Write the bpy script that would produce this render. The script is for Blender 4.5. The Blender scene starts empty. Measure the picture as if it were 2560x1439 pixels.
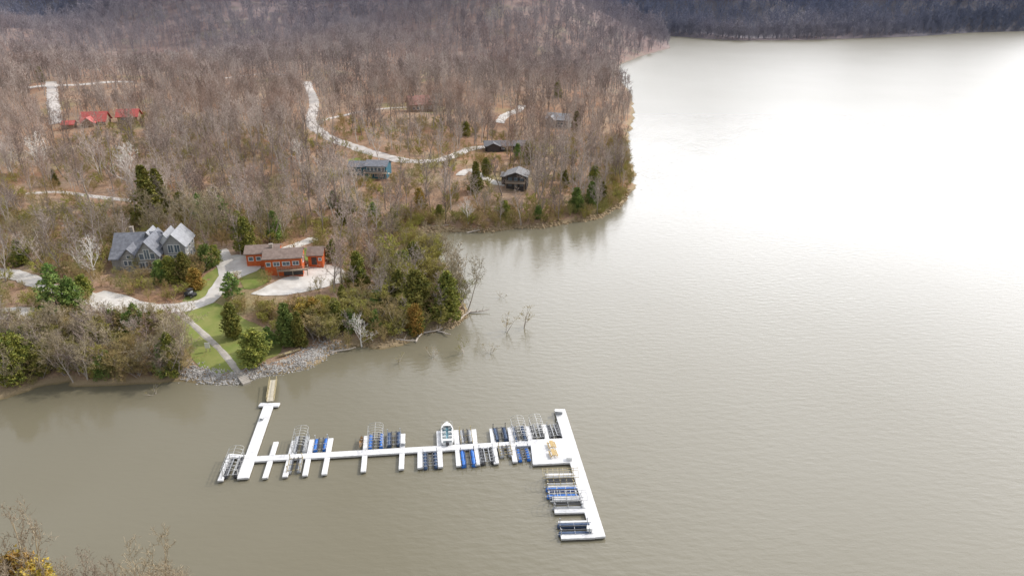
import bpy, bmesh, math, random
import numpy as np
from mathutils import Vector, Matrix
random.seed(7); rng=np.random.default_rng(5)
R=math.radians
scn=bpy.context.scene; COL=scn.collection
# ---------------------------------------------------------------- camera
CH=73.0; PIT=R(24); FP=1730.0
fw=np.array([0,math.cos(PIT),-math.sin(PIT)]); up=np.array([0,math.sin(PIT),math.cos(PIT)])
cd=bpy.data.cameras.new('camera'); cam=bpy.data.objects.new('camera',cd); COL.objects.link(cam)
cam.location=(0,0,CH); cam.rotation_euler=(R(90)-PIT,0,0); cd.sensor_width=36; cd.lens=FP/2560*36; cd.clip_end=8000; cd.clip_start=1
scn.camera=cam
def ray(px,py):
    return fw+np.array([1,0,0])*(px-1280)/FP+up*(719.5-py)/FP
def P(px,py,z=0.0):
    d=ray(px,py); t=(z-CH)/d[2]; return Vector((d[0]*t,d[1]*t,z))
def proj(x,y,z):
    dz=y*fw[1]+(z-CH)*fw[2]; v=y*up[1]+(z-CH)*up[2]
    return 1280+FP*x/dz, 719.5-FP*v/dz, dz
# ---------------------------------------------------------------- terrain
shore_px=[(0,990),(80,975),(150,968),(300,962),(440,952),(520,958),(600,962),(640,950),(700,937),(780,905),(820,885),(900,868),(1000,858),(1080,838),(1130,818),(1162,792),(1165,760),(1140,715),(1110,660),(1075,615),(1045,590),
 (1062,578),(1150,581),(1260,577),(1350,570),(1420,562),(1500,543),(1550,515),(1578,480),(1585,440),(1572,400),(1568,350),(1585,290),(1578,235),(1545,195),(1550,162),(1600,142),(1675,121),(1668,102)]
L1=[(-2600,150),(-300,122),(-160,120)]+[tuple(P(*p)[:2]) for p in shore_px]
tip=P(1668,102); 
L1+=[(tip.x-90,tip.y+90),(tip.x-120,tip.y+140)]+[tuple(P(*p)[:2]) for p in [(1690,91),(1760,97),(1850,102),(2000,101),(2100,98),(2300,91),(2420,82),(2560,78)]]+[(1500,1250),(3200,1350),(3200,3600),(-3200,3600),(-3200,150)]
L2=[(-2600,90),(-200,74),(-80,64),(-55,62),(-34,57),(-18,45),(-10,0),(0,-300),(-2600,-300)]
def sdist(X,Y):
    sh=X.shape; X=X.ravel(); Y=Y.ravel(); D=np.full(X.shape,1e9); inside=np.zeros(X.shape,bool)
    for poly in (L1,L2):
        ins=np.zeros(X.shape,bool); n=len(poly)
        for i in range(n):
            x1,y1=poly[i]; x2,y2=poly[(i+1)%n]
            dx,dy=x2-x1,y2-y1; L=dx*dx+dy*dy+1e-9
            t=np.clip(((X-x1)*dx+(Y-y1)*dy)/L,0,1)
            D=np.minimum(D,np.hypot(X-x1-t*dx,Y-y1-t*dy))
            if y1!=y2:
                c=((y1>Y)!=(y2>Y))&(X<dx*(Y-y1)/dy+x1); ins^=c
        inside|=ins
    return np.where(inside,D,-D).reshape(sh)
def sm(a,b,v):
    t=np.clip((v-a)/(b-a),0,1); return t*t*(3-2*t)
def hfun(X,Y):
    wob=1.3*np.sin(X*.31+Y*.17)+1.0*np.sin(X*.13-Y*.41+2)+.6*np.sin(X*.9+1.3*Y)
    D=sdist(X,Y); Dw=D+wob*np.clip(1-np.abs(Y-200)/400,0.3,1)*(Y>0)*(~((X>-88)&(X<-55)&(Y<150)))
    d=np.maximum(Dw,0)
    h=1.5*(1-np.exp(-d/3.0))+.085*np.minimum(d,90)
    n=np.sin(X*.021+1.3)*np.cos(Y*.027+.4)+.6*np.sin(X*.05-Y*.043)+.35*np.sin(X*.11+Y*.09)
    h+=n*1.6*np.clip(d/45,0,1)
    rg=(np.sin(X*.0052+Y*.0081+.6)+.7*np.sin(X*.012-Y*.007+1)+.4*np.sin(X*.02+Y*.017))
    k=sm(450,1300,Y)*np.clip(d/150,0,1)
    h+=k*(46+20*rg)+sm(430,700,Y)*np.clip(d/120,0,1)*(9*rg)
    h+=sm(980,1080,Y)*sm(0,200,d)*(30+16*rg)
    h+=sm(1500,2400,Y)*60*sm(0,200,d)
    return np.where(Dw>0,np.maximum(h,.3),np.maximum(-4,Dw*.35)), D
def lines(a,b,c0,c1,s,g,mid,cap):
    v=list(np.arange(c0,c1+.1,s)); st=s; x=c1
    while x<b: st=min(st*g,cap if x<mid else 90); x+=st; v.append(x)
    st=s; x=c0
    while x>a: st=min(st*g,cap if x>-mid else 90); x-=st; v.insert(0,x)
    return np.array(v)
XS=lines(-3000,3000,-190,130,2.0,1.06,1100,16); YS=lines(-250,3400,90,420,2.0,1.04,1350,8)
GX,GY=np.meshgrid(XS,YS,indexing='ij'); GZ,GD=hfun(GX,GY)
def interp(x,y,G):
    x=np.asarray(x,float); y=np.asarray(y,float)
    i=np.clip(np.searchsorted(XS,x)-1,0,len(XS)-2); j=np.clip(np.searchsorted(YS,y)-1,0,len(YS)-2)
    u=(x-XS[i])/(XS[i+1]-XS[i]); v=(y-YS[j])/(YS[j+1]-YS[j])
    a=G[i,j]; b=G[i+1,j]; c=G[i+1,j+1]; d=G[i,j+1]
    return np.where(u>=v, a+(b-a)*u+(c-b)*v, a+(c-d)*u+(d-a)*v)
def hz(x,y): return float(interp(x,y,GZ))
TT=np.arange(60,2600,.4)
def at(px,py):
    d=ray(px,py); x=d[0]*TT; y=d[1]*TT; z=CH+d[2]*TT
    g=np.maximum(interp(x,y,GZ),0); k=np.argmax(z<=g)
    return Vector((x[k],y[k],float(g[k])))
# ---------------------------------------------------------------- materials
def nodes(name):
    m=bpy.data.materials.new(name); m.use_nodes=True; nt=m.node_tree; return m,nt,nt.nodes['Principled BSDF']
def mixc(nt,fac,a,b):
    n=nt.nodes.new('ShaderNodeMix'); n.data_type='RGBA'
    for s,v in ((n.inputs[0],fac),(n.inputs[6],a),(n.inputs[7],b)):
        if isinstance(v,(tuple,list)): s.default_value=(*v[:3],1)
        elif isinstance(v,(int,float)): s.default_value=v
        else: nt.links.new(v,s)
    return n.outputs[2]
def noise(nt,scale,detail=4,src='pos',rough=.6):
    n=nt.nodes.new('ShaderNodeTexNoise'); n.inputs['Scale'].default_value=scale; n.inputs['Detail'].default_value=detail; n.inputs['Roughness'].default_value=rough
    if src=='pos':
        g=nt.nodes.new('ShaderNodeNewGeometry'); nt.links.new(g.outputs['Position'],n.inputs['Vector'])
    else:
        g=nt.nodes.new('ShaderNodeTexCoord'); nt.links.new(g.outputs['Object'],n.inputs['Vector'])
    return n.outputs['Fac']
def maprange(nt,v,a,b,c=0,d=1):
    n=nt.nodes.new('ShaderNodeMapRange'); nt.links.new(v,n.inputs[0])
    for i,x in zip((1,2,3,4),(a,b,c,d)): n.inputs[i].default_value=x
    return n.outputs[0]
def simple(name,c1,c2=None,scale=1.5,rough=.7,metal=0,bump=0,src='obj'):
    m,nt,b=nodes(name); b.inputs['Roughness'].default_value=rough; b.inputs['Metallic'].default_value=metal
    if c2 is None: c2=tuple(c*.72 for c in c1)
    f=noise(nt,scale,5,src); nt.links.new(mixc(nt,maprange(nt,f,.3,.7),c1,c2),b.inputs['Base Color'])
    if bump:
        bn=nt.nodes.new('ShaderNodeBump'); bn.inputs['Strength'].default_value=bump; bn.inputs['Distance'].default_value=.1
        nt.links.new(f,bn.inputs['Height']); nt.links.new(bn.outputs[0],b.inputs['Normal'])
    return m
def posaxis(nt,ax):
    g=nt.nodes.new('ShaderNodeNewGeometry'); s=nt.nodes.new('ShaderNodeSeparateXYZ'); nt.links.new(g.outputs['Position'],s.inputs[0]); return s.outputs[ax]
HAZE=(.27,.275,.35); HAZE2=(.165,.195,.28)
def wood(name,c1,c2,warm=(.48,.28,.19),wa=.5,hz_=True):
    m,nt,b=nodes(name); b.inputs['Roughness'].default_value=.9; b.inputs['Specular IOR Level'].default_value=.1
    oi=nt.nodes.new('ShaderNodeObjectInfo')
    c=mixc(nt,oi.outputs['Random'],c1,c2)
    f=noise(nt,.018,3); c=mixc(nt,maprange(nt,f,.5,.70,0,wa),c,warm)
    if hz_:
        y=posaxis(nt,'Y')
        c=mixc(nt,maprange(nt,y,380,1080,0,.88),c,HAZE); c=mixc(nt,maprange(nt,y,980,1120,0,.8),c,HAZE2)  # aerial haze painted into the bark and twig colour, stronger with distance
    nt.links.new(c,b.inputs['Base Color']); return m
M={}
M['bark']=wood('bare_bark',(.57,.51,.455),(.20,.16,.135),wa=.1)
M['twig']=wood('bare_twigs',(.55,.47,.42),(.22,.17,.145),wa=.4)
M['strip']=wood('brown_twigs',(.46,.38,.27),(.25,.21,.13),wa=.3,warm=(.36,.33,.12),hz_=False)
M['white_bark']=wood('sycamore_bark',(.80,.77,.72),(.68,.64,.60),wa=0,hz_=False)
M['bud']=wood('budding_twigs',(.44,.43,.11),(.34,.28,.10),wa=0,hz_=False)
M['gold']=wood('grey_brown_twigs',(.38,.31,.20),(.27,.22,.17),wa=0,hz_=False)
M['brush']=wood('brush_twigs',(.44,.32,.17),(.27,.27,.09),wa=.35,warm=(.48,.26,.10),hz_=False)
def leafm(name,c1,c2):
    m,nt,b=nodes(name); b.inputs['Roughness'].default_value=.75; b.inputs['Specular IOR Level'].default_value=.2
    oi=nt.nodes.new('ShaderNodeObjectInfo'); f=noise(nt,.9,3)
    c=mixc(nt,maprange(nt,f,.35,.65),c1,c2)
    h=nt.nodes.new('ShaderNodeHueSaturation'); nt.links.new(c,h.inputs['Color']); nt.links.new(maprange(nt,oi.outputs['Random'],0,1,.8,1.45),h.inputs['Value']); nt.links.new(maprange(nt,oi.outputs['Random'],0,1,.48,.515),h.inputs['Hue'])
    nt.links.new(h.outputs[0],b.inputs['Base Color']); return m
M['cedar']=leafm('cedar_foliage',(.10,.125,.028),(.27,.25,.055))
M['pine']=leafm('pine_foliage',(.09,.16,.038),(.24,.30,.08))
M['rust']=leafm('rusty_foliage',(.28,.24,.045),(.44,.28,.06))
# ground
m,nt,b=nodes('leaf_litter'); b.inputs['Roughness'].default_value=.95; b.inputs['Specular IOR Level'].default_value=.1
f1=noise(nt,.05,6); f2=noise(nt,1.2,5,rough=.7); f3=noise(nt,.025,4)
c=mixc(nt,maprange(nt,f1,.35,.65),(.37,.205,.12),(.45,.34,.245)); c=mixc(nt,maprange(nt,f2,.4,.65,0,.65),c,(.19,.13,.085))
c=mixc(nt,maprange(nt,f3,.56,.66,0,.6),c,(.22,.22,.07))
zz=posaxis(nt,'Z'); c=mixc(nt,maprange(nt,zz,.5,1.1,1,0),c,(.34,.26,.16)); c=mixc(nt,maprange(nt,zz,-.1,.3,1,0),c,(.16,.13,.06))
yy=posaxis(nt,'Y'); c=mixc(nt,maprange(nt,yy,380,1050,0,.8),c,(.23,.21,.25)); c=mixc(nt,maprange(nt,yy,960,1060,0,.85),c,(.12,.12,.14))  # distance haze blended into the ground colour itself, darker toward the far shore
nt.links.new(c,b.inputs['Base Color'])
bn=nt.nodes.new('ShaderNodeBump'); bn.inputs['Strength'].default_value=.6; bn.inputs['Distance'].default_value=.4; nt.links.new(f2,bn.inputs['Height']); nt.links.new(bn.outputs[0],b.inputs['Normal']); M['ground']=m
M['gravel']=simple('pale_gravel',(.70,.67,.62),(.50,.46,.41),.35,.95,bump=.3,src='pos')
M['lane']=simple('dirt_gravel',(.66,.62,.58),(.46,.41,.36),.4,.95,src='pos')
M['concrete']=simple('concrete',(.50,.46,.40),(.32,.29,.25),.8,.9,src='pos')
M['lawn']=simple('lawn_grass',(.16,.22,.035),(.28,.27,.085),.28,.95,bump=.6,src='pos')
M['rock']=simple('limestone',(.52,.50,.47),(.22,.20,.18),.9,.9,src='pos')
M['tanrock']=simple('tan_stone',(.42,.32,.20),(.25,.18,.10),.5,.9,src='pos')
M['deck']=simple('dock_planks',(.80,.80,.80),(.58,.575,.57),1.3,.75,src='pos')
M['float']=simple('dock_floats',(.10,.09,.07),(.05,.045,.04),2,.6)
M['alu']=simple('galvanised_metal',(.62,.62,.60),(.48,.47,.44),3,.4,.5)
M['tanmetal']=simple('rusted_frame',(.50,.42,.24),(.35,.28,.14),3,.6,.2)
M['black']=simple('black_plastic',(.03,.03,.035),(.06,.06,.065),3,.5)
M['blue']=simple('blue_plastic',(.02,.13,.50),(.03,.20,.62),2,.4)
M['navy']=simple('navy_plastic',(.03,.06,.13),(.06,.10,.18),2,.5)
M['grey']=simple('grey_plastic',(.40,.41,.42),(.28,.29,.30),2,.5)
M['white']=simple('white_gelcoat',(.82,.82,.80),(.74,.74,.72),2,.25)
M['teal']=simple('blue_grey_vinyl',(.20,.38,.44),(.14,.28,.34),2,.5)
M['yellow']=simple('yellow_paint',(.60,.42,.16),(.45,.32,.12),2,.5)
M['orangekayak']=simple('orange_plastic',(.50,.30,.12),(.38,.22,.08),2,.4)
M['tyre']=simple('tyre_rubber',(.025,.025,.025),(.04,.04,.04),4,.8)
M['plank']=simple('weathered_wood',(.36,.29,.22),(.24,.19,.14),2,.85)
M['walk']=simple('tan_planks',(.62,.57,.46),(.48,.42,.31),2,.85)
M['drift']=simple('driftwood',(.60,.54,.48),(.40,.34,.28),2,.9)
M['glass']=simple('window_glass',(.08,.11,.14),(.16,.20,.24),.5,.08)
M['trim']=simple('white_trim',(.75,.75,.73),(.68,.68,.66),2,.5)
def roofm(n,a,b_): return simple(n,a,b_,1.1,.85,bump=.3)
M['slate']=roofm('slate_grey_shingles',(.25,.26,.29),(.14,.145,.165))
M['paleroof']=roofm('pale_grey_shingles',(.40,.41,.43),(.26,.265,.28))
M['midroof']=roofm('mid_grey_shingles',(.27,.265,.265),(.18,.175,.175))
M['brownroof']=roofm('brown_shingles',(.29,.22,.185),(.18,.13,.105))
M['redroof']=simple('red_metal_roof',(.58,.13,.11),(.44,.09,.075),.8,.5)
M['rustroof']=roofm('red_brown_shingles',(.36,.19,.155),(.25,.13,.105))
M['darkroof']=roofm('dark_shingles',(.12,.12,.13),(.18,.175,.18))
M['greywall']=simple('grey_siding',(.36,.36,.355),(.25,.25,.25),1,.8)
M['orangewall']=simple('orange_stained_siding',(.62,.135,.03),(.46,.09,.022),1.2,.7)
M['bluewall']=simple('teal_blue_siding',(.04,.16,.22),(.03,.12,.17),1,.7)
M['darkwall']=simple('dark_siding',(.05,.045,.045),(.08,.07,.065),1,.8)
M['tanwall']=simple('tan_siding',(.36,.27,.19),(.28,.20,.14),1,.8)
M['stone']=simple('stone_wall',(.36,.31,.26),(.22,.19,.16),1.5,.9)
# water : sheltered and smoother near the cove, wind-ruffled further out
m,nt,b=nodes('lake_water'); b.inputs['IOR'].default_value=1.42
yw=posaxis(nt,'Y')
nt.links.new(maprange(nt,yw,150,480,.08,.32),b.inputs['Roughness'])
fl=noise(nt,.012,3); c=mixc(nt,maprange(nt,fl,.35,.65),(.182,.163,.110),(.205,.187,.134)); nt.links.new(c,b.inputs['Base Color'])
g=nt.nodes.new('ShaderNodeNewGeometry')
mp=nt.nodes.new('ShaderNodeMapping'); mp.inputs['Rotation'].default_value=(0,0,R(-14)); mp.inputs['Scale'].default_value=(.45,1.1,1); nt.links.new(g.outputs['Position'],mp.inputs[0])
n1=nt.nodes.new('ShaderNodeTexNoise'); n1.inputs['Scale'].default_value=.9; n1.inputs['Detail'].default_value=4; nt.links.new(mp.outputs[0],n1.inputs['Vector'])
n2=noise(nt,.02,2)
mu=nt.nodes.new('ShaderNodeMath'); mu.operation='MULTIPLY'; nt.links.new(n1.outputs['Fac'],mu.inputs[0]); nt.links.new(maprange(nt,n2,.3,.7,.6,1.1),mu.inputs[1])
xw=posaxis(nt,'X')
shel=nt.nodes.new('ShaderNodeMath'); shel.operation='MULTIPLY'; nt.links.new(maprange(nt,yw,110,350,.36,.72),shel.inputs[0]); nt.links.new(maprange(nt,xw,-95,-20,.35,1),shel.inputs[1])
bn=nt.nodes.new('ShaderNodeBump'); bn.inputs['Distance'].default_value=.2; nt.links.new(shel.outputs[0],bn.inputs['Strength'])
nt.links.new(mu.outputs[0],bn.inputs['Height']); nt.links.new(bn.outputs[0],b.inputs['Normal']); M['water']=m
# ---------------------------------------------------------------- mesh builder
class MB:
    def __init__(s): s.v=[]; s.f=[]
    def add(s,vs,fs):
        o=len(s.v); s.v+=[tuple(v) for v in vs]; s.f+=[tuple(i+o for i in f) for f in fs]
    def box(s,c,d,rz=0):
        x,y,z=[k/2 for k in d]; ca,sa=math.cos(rz),math.sin(rz); vs=[]
        for dz in (-z,z):
            for dx,dy in ((-x,-y),(x,-y),(x,y),(-x,y)):
                vs.append((c[0]+dx*ca-dy*sa,c[1]+dx*sa+dy*ca,c[2]+dz))
        s.add(vs,[(3,2,1,0),(4,5,6,7),(0,1,5,4),(1,2,6,5),(2,3,7,6),(3,0,4,7)])
    def tube(s,p,q,r1,r2=None,n=6,cap=True):
        p=Vector(p); q=Vector(q); r2=r1 if r2 is None else r2; d=(q-p)
        if d.length<1e-6: return
        d.normalize(); a=d.orthogonal().normalized(); b=d.cross(a)
        vs=[]
        for c,r in ((p,r1),(q,r2)):
            for k in range(n):
                t=2*math.pi*k/n; vs.append(c+a*math.cos(t)*r+b*math.sin(t)*r)
        fs=[(k,(k+1)%n,n+(k+1)%n,n+k) for k in range(n)]
        if cap: fs+=[tuple(range(n-1,-1,-1)),tuple(range(n,2*n))]
        s.add(vs,fs)
    def beam(s,p,q,w,z0,z1):
        p=Vector(p[:2]); q=Vector(q[:2]); d=(q-p).normalized(); n=Vector((-d.y,d.x))*w/2
        c=[p+n,p-n,q-n,q+n]
        s.add([(k.x,k.y,z0) for k in c]+[(k.x,k.y,z1) for k in c],[(3,2,1,0),(4,5,6,7),(0,1,5,4),(1,2,6,5),(2,3,7,6),(3,0,4,7)])
    def loft(s,secs):
        n=len(secs[0]); vs=[v for r in secs for v in r]; fs=[]
        for i in range(len(secs)-1):
            for k in range(n-1): fs.append((i*n+k,i*n+k+1,(i+1)*n+k+1,(i+1)*n+k))
        s.add(vs,fs)
    def build(s,name,mat,parent=None,bevel=0,smooth=False):
        me=bpy.data.meshes.new(name); me.from_pydata(s.v,[],s.f); me.materials.append(mat)
        if smooth:
            me.polygons.foreach_set('use_smooth',[True]*len(me.polygons))
        me.update(); o=bpy.data.objects.new(name,me); COL.objects.link(o)
        if bevel:
            md=o.modifiers.new('bevel','BEVEL'); md.width=bevel; md.segments=2
        if parent: o.parent=parent
        return o
def tag(o,label=None,cat=None,group=None,kind=None):
    if label: o['label']=label
    if cat: o['category']=cat
    if group: o['group']=group
    if kind: o['kind']=kind
    return o
def empty(name,loc,rz=0,label=None,cat=None,group=None):
    o=bpy.data.objects.new(name,None); o.empty_display_size=.5; COL.objects.link(o); o.location=loc; o.rotation_euler=(0,0,rz); return tag(o,label,cat,group)
# ---------------------------------------------------------------- terrain + water objects
nx,ny=len(XS),len(YS)
vs=np.stack([GX.ravel(),GY.ravel(),GZ.ravel()],1)
ii,jj=np.meshgrid(np.arange(nx-1),np.arange(ny-1),indexing='ij'); a=(ii*ny+jj).ravel(); b_=a+ny; c_=b_+1; d_=a+1
tris=np.concatenate([np.stack([a,b_,c_],1),np.stack([a,c_,d_],1)])
me=bpy.data.meshes.new('ground'); me.vertices.add(len(vs)); me.vertices.foreach_set('co',vs.ravel()); me.loops.add(tris.size); me.loops.foreach_set('vertex_index',tris.ravel())
me.polygons.add(len(tris)); me.polygons.foreach_set('loop_start',np.arange(0,tris.size,3)); me.polygons.foreach_set('loop_total',np.full(len(tris),3)); me.update(calc_edges=True); me.validate()
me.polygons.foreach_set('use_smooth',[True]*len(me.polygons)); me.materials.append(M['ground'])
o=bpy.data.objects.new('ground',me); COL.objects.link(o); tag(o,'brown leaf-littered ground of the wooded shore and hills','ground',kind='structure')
mb=MB(); mb.add([(-3200,-300,0),(3200,-300,0),(3200,3500,0),(-3200,3500,0)],[(0,1,2,3)]); o=mb.build('water',M['water']); tag(o,'olive brown lake water with fine ripples','water',kind='structure')
# ---------------------------------------------------------------- draped roads & lawns
def smoothpts(p,step=2.0):
    out=[]
    for i in range(len(p)-1):
        p0=p[max(i-1,0)];p1=p[i];p2=p[i+1];p3=p[min(i+2,len(p)-1)]
        n=max(2,int((p2-p1).length/step))
        for k in range(n):
            t=k/n; out.append(.5*((2*p1)+(p2-p0)*t+(2*p0-5*p1+4*p2-p3)*t*t+(3*p1-p0-3*p2+p3)*t**3))
    out.append(p[-1]); return out
road_pts=[]
def road(name,px,width,mat,label,off=.12,cat='road',keep=.3):
    pts=smoothpts([Vector(at(*p)[:2]) for p in px],1.5); rows=[]
    for i,p in enumerate(pts):
        d=(pts[min(i+1,len(pts)-1)]-pts[max(i-1,0)]).normalized(); n=Vector((-d.y,d.x)); w=width*(1+.09*math.sin(i*.9)+.07*math.sin(i*2.3)+.05*math.sin(i*.23))
        rows.append([(p.x+n.x*w*u,p.y+n.y*w*u,max(hz(p.x+n.x*w*u,p.y+n.y*w*u),-.2)+off-(.1 if abs(u)>.45 else 0)) for u in (-.5,-.25,0,.25,.5)])
        if i%2==0: road_pts.append((p.x,p.y,width/2,keep))
    mb=MB(); mb.loft(rows); o=mb.build(name,M[mat]); tag(o,label,cat,kind='structure')
polys=[]
def drape(name,px,mat,label,off=.1,cat='ground'):
    pts=[Vector(at(*p)[:2]) for p in px]; pts=smoothpts(pts+[pts[0]],1.5)[:-1]
    random.seed(len(polys)+3); pts=[p+Vector((random.gauss(0,.13),random.gauss(0,.13))) for p in pts]
    polys.append([tuple(p) for p in pts])
    bm=bmesh.new(); bm.faces.new([bm.verts.new((p.x,p.y,0)) for p in pts])
    xs=[p.x for p in pts]; ys=[p.y for p in pts]
    for L,n in ((XS[(XS>min(xs))&(XS<max(xs))],0),(YS[(YS>min(ys))&(YS<max(ys))],1)):
        for v in L:
            co=[0,0,0]; no=[0,0,0]; co[n]=float(v); no[n]=1
            bmesh.ops.bisect_plane(bm,geom=bm.verts[:]+bm.edges[:]+bm.faces[:],plane_co=co,plane_no=no)
    bmesh.ops.triangulate(bm,faces=bm.faces[:])
    for v in bm.verts: v.co.z=max(hz(v.co.x,v.co.y),-.3)+off
    bmesh.ops.recalc_face_normals(bm,faces=bm.faces[:])
    me=bpy.data.meshes.new(name); bm.to_mesh(me); bm.free(); me.materials.append(M[mat]); o=bpy.data.objects.new(name,me); COL.objects.link(o); tag(o,label,cat,kind='structure')
drape('lawn',[(395,790),(440,782),(475,775),(540,758),(600,790),(660,820),(700,850),(705,880),(650,905),(600,925),(560,935),(500,920),(470,880),(440,840)],'lawn','green lawn sloping to the shore below the gravel lane',.06)
drape('lawn',[(455,755),(500,700),(550,665),(553,690),(535,725),(500,750)],'lawn','strip of grass beside the lane bend',.06)
drape('lawn',[(600,700),(625,672),(665,678),(670,705),(640,722),(610,722)],'lawn','grass patch in front of the orange house',.06)
drape('lawn',[(740,632),(765,620),(790,640),(770,655)],'lawn','grass between the orange house and its shed',.06)
drape('lawn',[(870,400),(900,395),(905,412),(880,418)],'lawn','grass beside the blue house',.1)
drape('gravel_lot',[(225,745),(260,730),(330,745),(360,765),(350,790),(290,795),(235,778)],'gravel','pale gravel turning area at the left of the lane',.18)
drape('gravel_lot',[(0,775),(70,770),(135,780),(140,800),(60,803),(0,800)],'gravel','pale gravel lot behind the left shore trees',.1)
drape('gravel_lot',[(628,735),(690,705),(745,682),(790,662),(845,668),(870,690),(860,706),(800,722),(720,738),(660,742)],'gravel','bright gravel yard in front of the orange house',.1)
drape('gravel_lot',[(555,660),(580,640),(640,645),(652,672),(610,692),(570,715),(548,700)],'gravel','gravel drive at the left end of the orange house',.14)
road('road',[(-60,672),(0,682),(60,694),(130,722),(230,748),(320,763),(400,772),(460,770),(520,752),(552,718),(568,680),(560,650),(548,628)],4.2,'gravel','pale gravel lane curving between the grey house and the lawn',.22,keep=.1)
road('road',[(700,632),(745,612),(790,596)],3.4,'gravel','gravel lane running behind the orange house',.12,keep=.2)
road('path',[(440,775),(475,805),(515,842),(550,875),(582,912),(600,938)],1.5,'concrete','narrow concrete path running down the lawn to the shore',.14,'path',keep=0)
road('road',[(768,205),(785,255),(778,305),(812,338),(870,362),(950,388),(1030,404),(1110,398),(1170,374),(1250,366)],5.2,'lane','winding gravel road through the middle of the wood',.16,keep=.18)
road('road',[(790,312),(815,298),(880,284),(960,272),(1015,268)],3.4,'lane','gravel drive leading to the reddish roofed house',.14,keep=.45)
road('road',[(1248,308),(1262,290),(1290,278),(1306,264)],4.5,'gravel','short pale drive by the grey house in the far wood',.14,keep=.3)
road('road',[(1150,440),(1175,425),(1225,452),(1262,462)],3.4,'gravel','pale drive beside the dark walled cottage',.14,keep=.4)
road('road',[(128,205),(132,250),(140,310)],6,'lane','pale gravel road at the far left of the wood',.2,keep=.4)
road('road',[(60,222),(140,214),(240,209),(335,206)],6,'lane','distant gravel road crossing the left wood',.24,keep=.35)
road('road',[(560,196),(650,186),(740,192)],6,'lane','distant gravel road glimpsed beyond the wood',.24,keep=.4)
road('road',[(60,486),(140,480),(210,488),(340,503)],2.6,'lane','leaf-strewn track above the grey house',.14,keep=.7)
def struct(mb,name,mat,label,cat): return tag(mb.build(name,M[mat]),label,cat,kind='structure')
pt=[at(700,903),at(727,900)]; pb=[P(696,945,-.5),P(724,938,-.5)]
mb=MB(); A,B=[Vector((p.x,p.y,p.z+.25)) for p in pt]; C,D=pb
mb.add([A,B,D,C]+[v-Vector((0,0,.9)) for v in (A,B,D,C)],[(0,3,2,1),(3,0,4,7),(1,2,6,5),(2,3,7,6),(0,1,5,4)]); struct(mb,'boat_ramp','concrete','pale concrete boat ramp running into the water between riprap','ramp')
s0=at(598,932); s1=P(618,960,0); mb=MB(); dd=(Vector(s1[:2])-Vector(s0[:2])); n=8
for k in range(n):
    p=Vector(s0[:2])+dd*(k/n); q=Vector(s0[:2])+dd*((k+1)/n); z=s0.z*(1-k/n)+.15*(k/n)+.12
    mb.beam(p,q,1.6,z-.9,z)
struct(mb,'steps','concrete','flight of concrete steps at the foot of the lawn path','steps')
# ---------------------------------------------------------------- rocks
def rocks(name,px,n,mat,label,s0=.35,s1=.8,wid=3.0,zoff=.0):
    pts=smoothpts([Vector(P(*p)[:2]) for p in px],1.0); mb=MB()
    bm=bmesh.new(); bmesh.ops.create_icosphere(bm,subdivisions=1,radius=1); bv=[v.co.copy() for v in bm.verts]; bf=[tuple(v.index for v in f.verts) for f in bm.faces]; bm.free()
    for _ in range(n):
        p=random.choice(pts)+Vector((random.gauss(0,1),random.gauss(0,1)))*wid*.5+Vector((0,wid*.45))
        z=hz(p.x,p.y)
        if z<-.25: continue
        s=random.uniform(s0,s1)*random.choice((.6,.8,1)); rz=random.random()*6; q=Matrix.Rotation(rz,3,'Z')@Matrix.Rotation(random.random()*3,3,'X')
        mb.add([q@Vector((v.x*s*random.uniform(.8,1.2),v.y*s*.8,v.z*s*.6))+Vector((p.x,p.y,z+s*.15+zoff)) for v in bv],bf)
    tag(mb.build(name,M[mat]),label,'rocks',kind='stuff')
rocks('riprap',[(470,945),(520,955),(590,958),(640,948),(690,935)],1700,'rock','pale limestone riprap left of the boat ramp',.12,.34,2.3)
rocks('riprap',[(728,928),(780,903),(825,880)],1200,'rock','pale limestone riprap right of the boat ramp',.12,.34,3.0)
rocks('shore_stones',[(1062,580),(1150,582),(1260,578),(1350,571),(1420,563),(1500,545),(1550,518),(1578,480)],900,'tanrock','tan stones edging the shore of the middle headland',.25,.8,2.2)
rocks('shore_stones',[(825,884),(900,868),(1000,858),(1080,840),(1130,820),(1163,790)],400,'tanrock','tan stones and mud along the near point',.2,.5,2.0)
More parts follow.
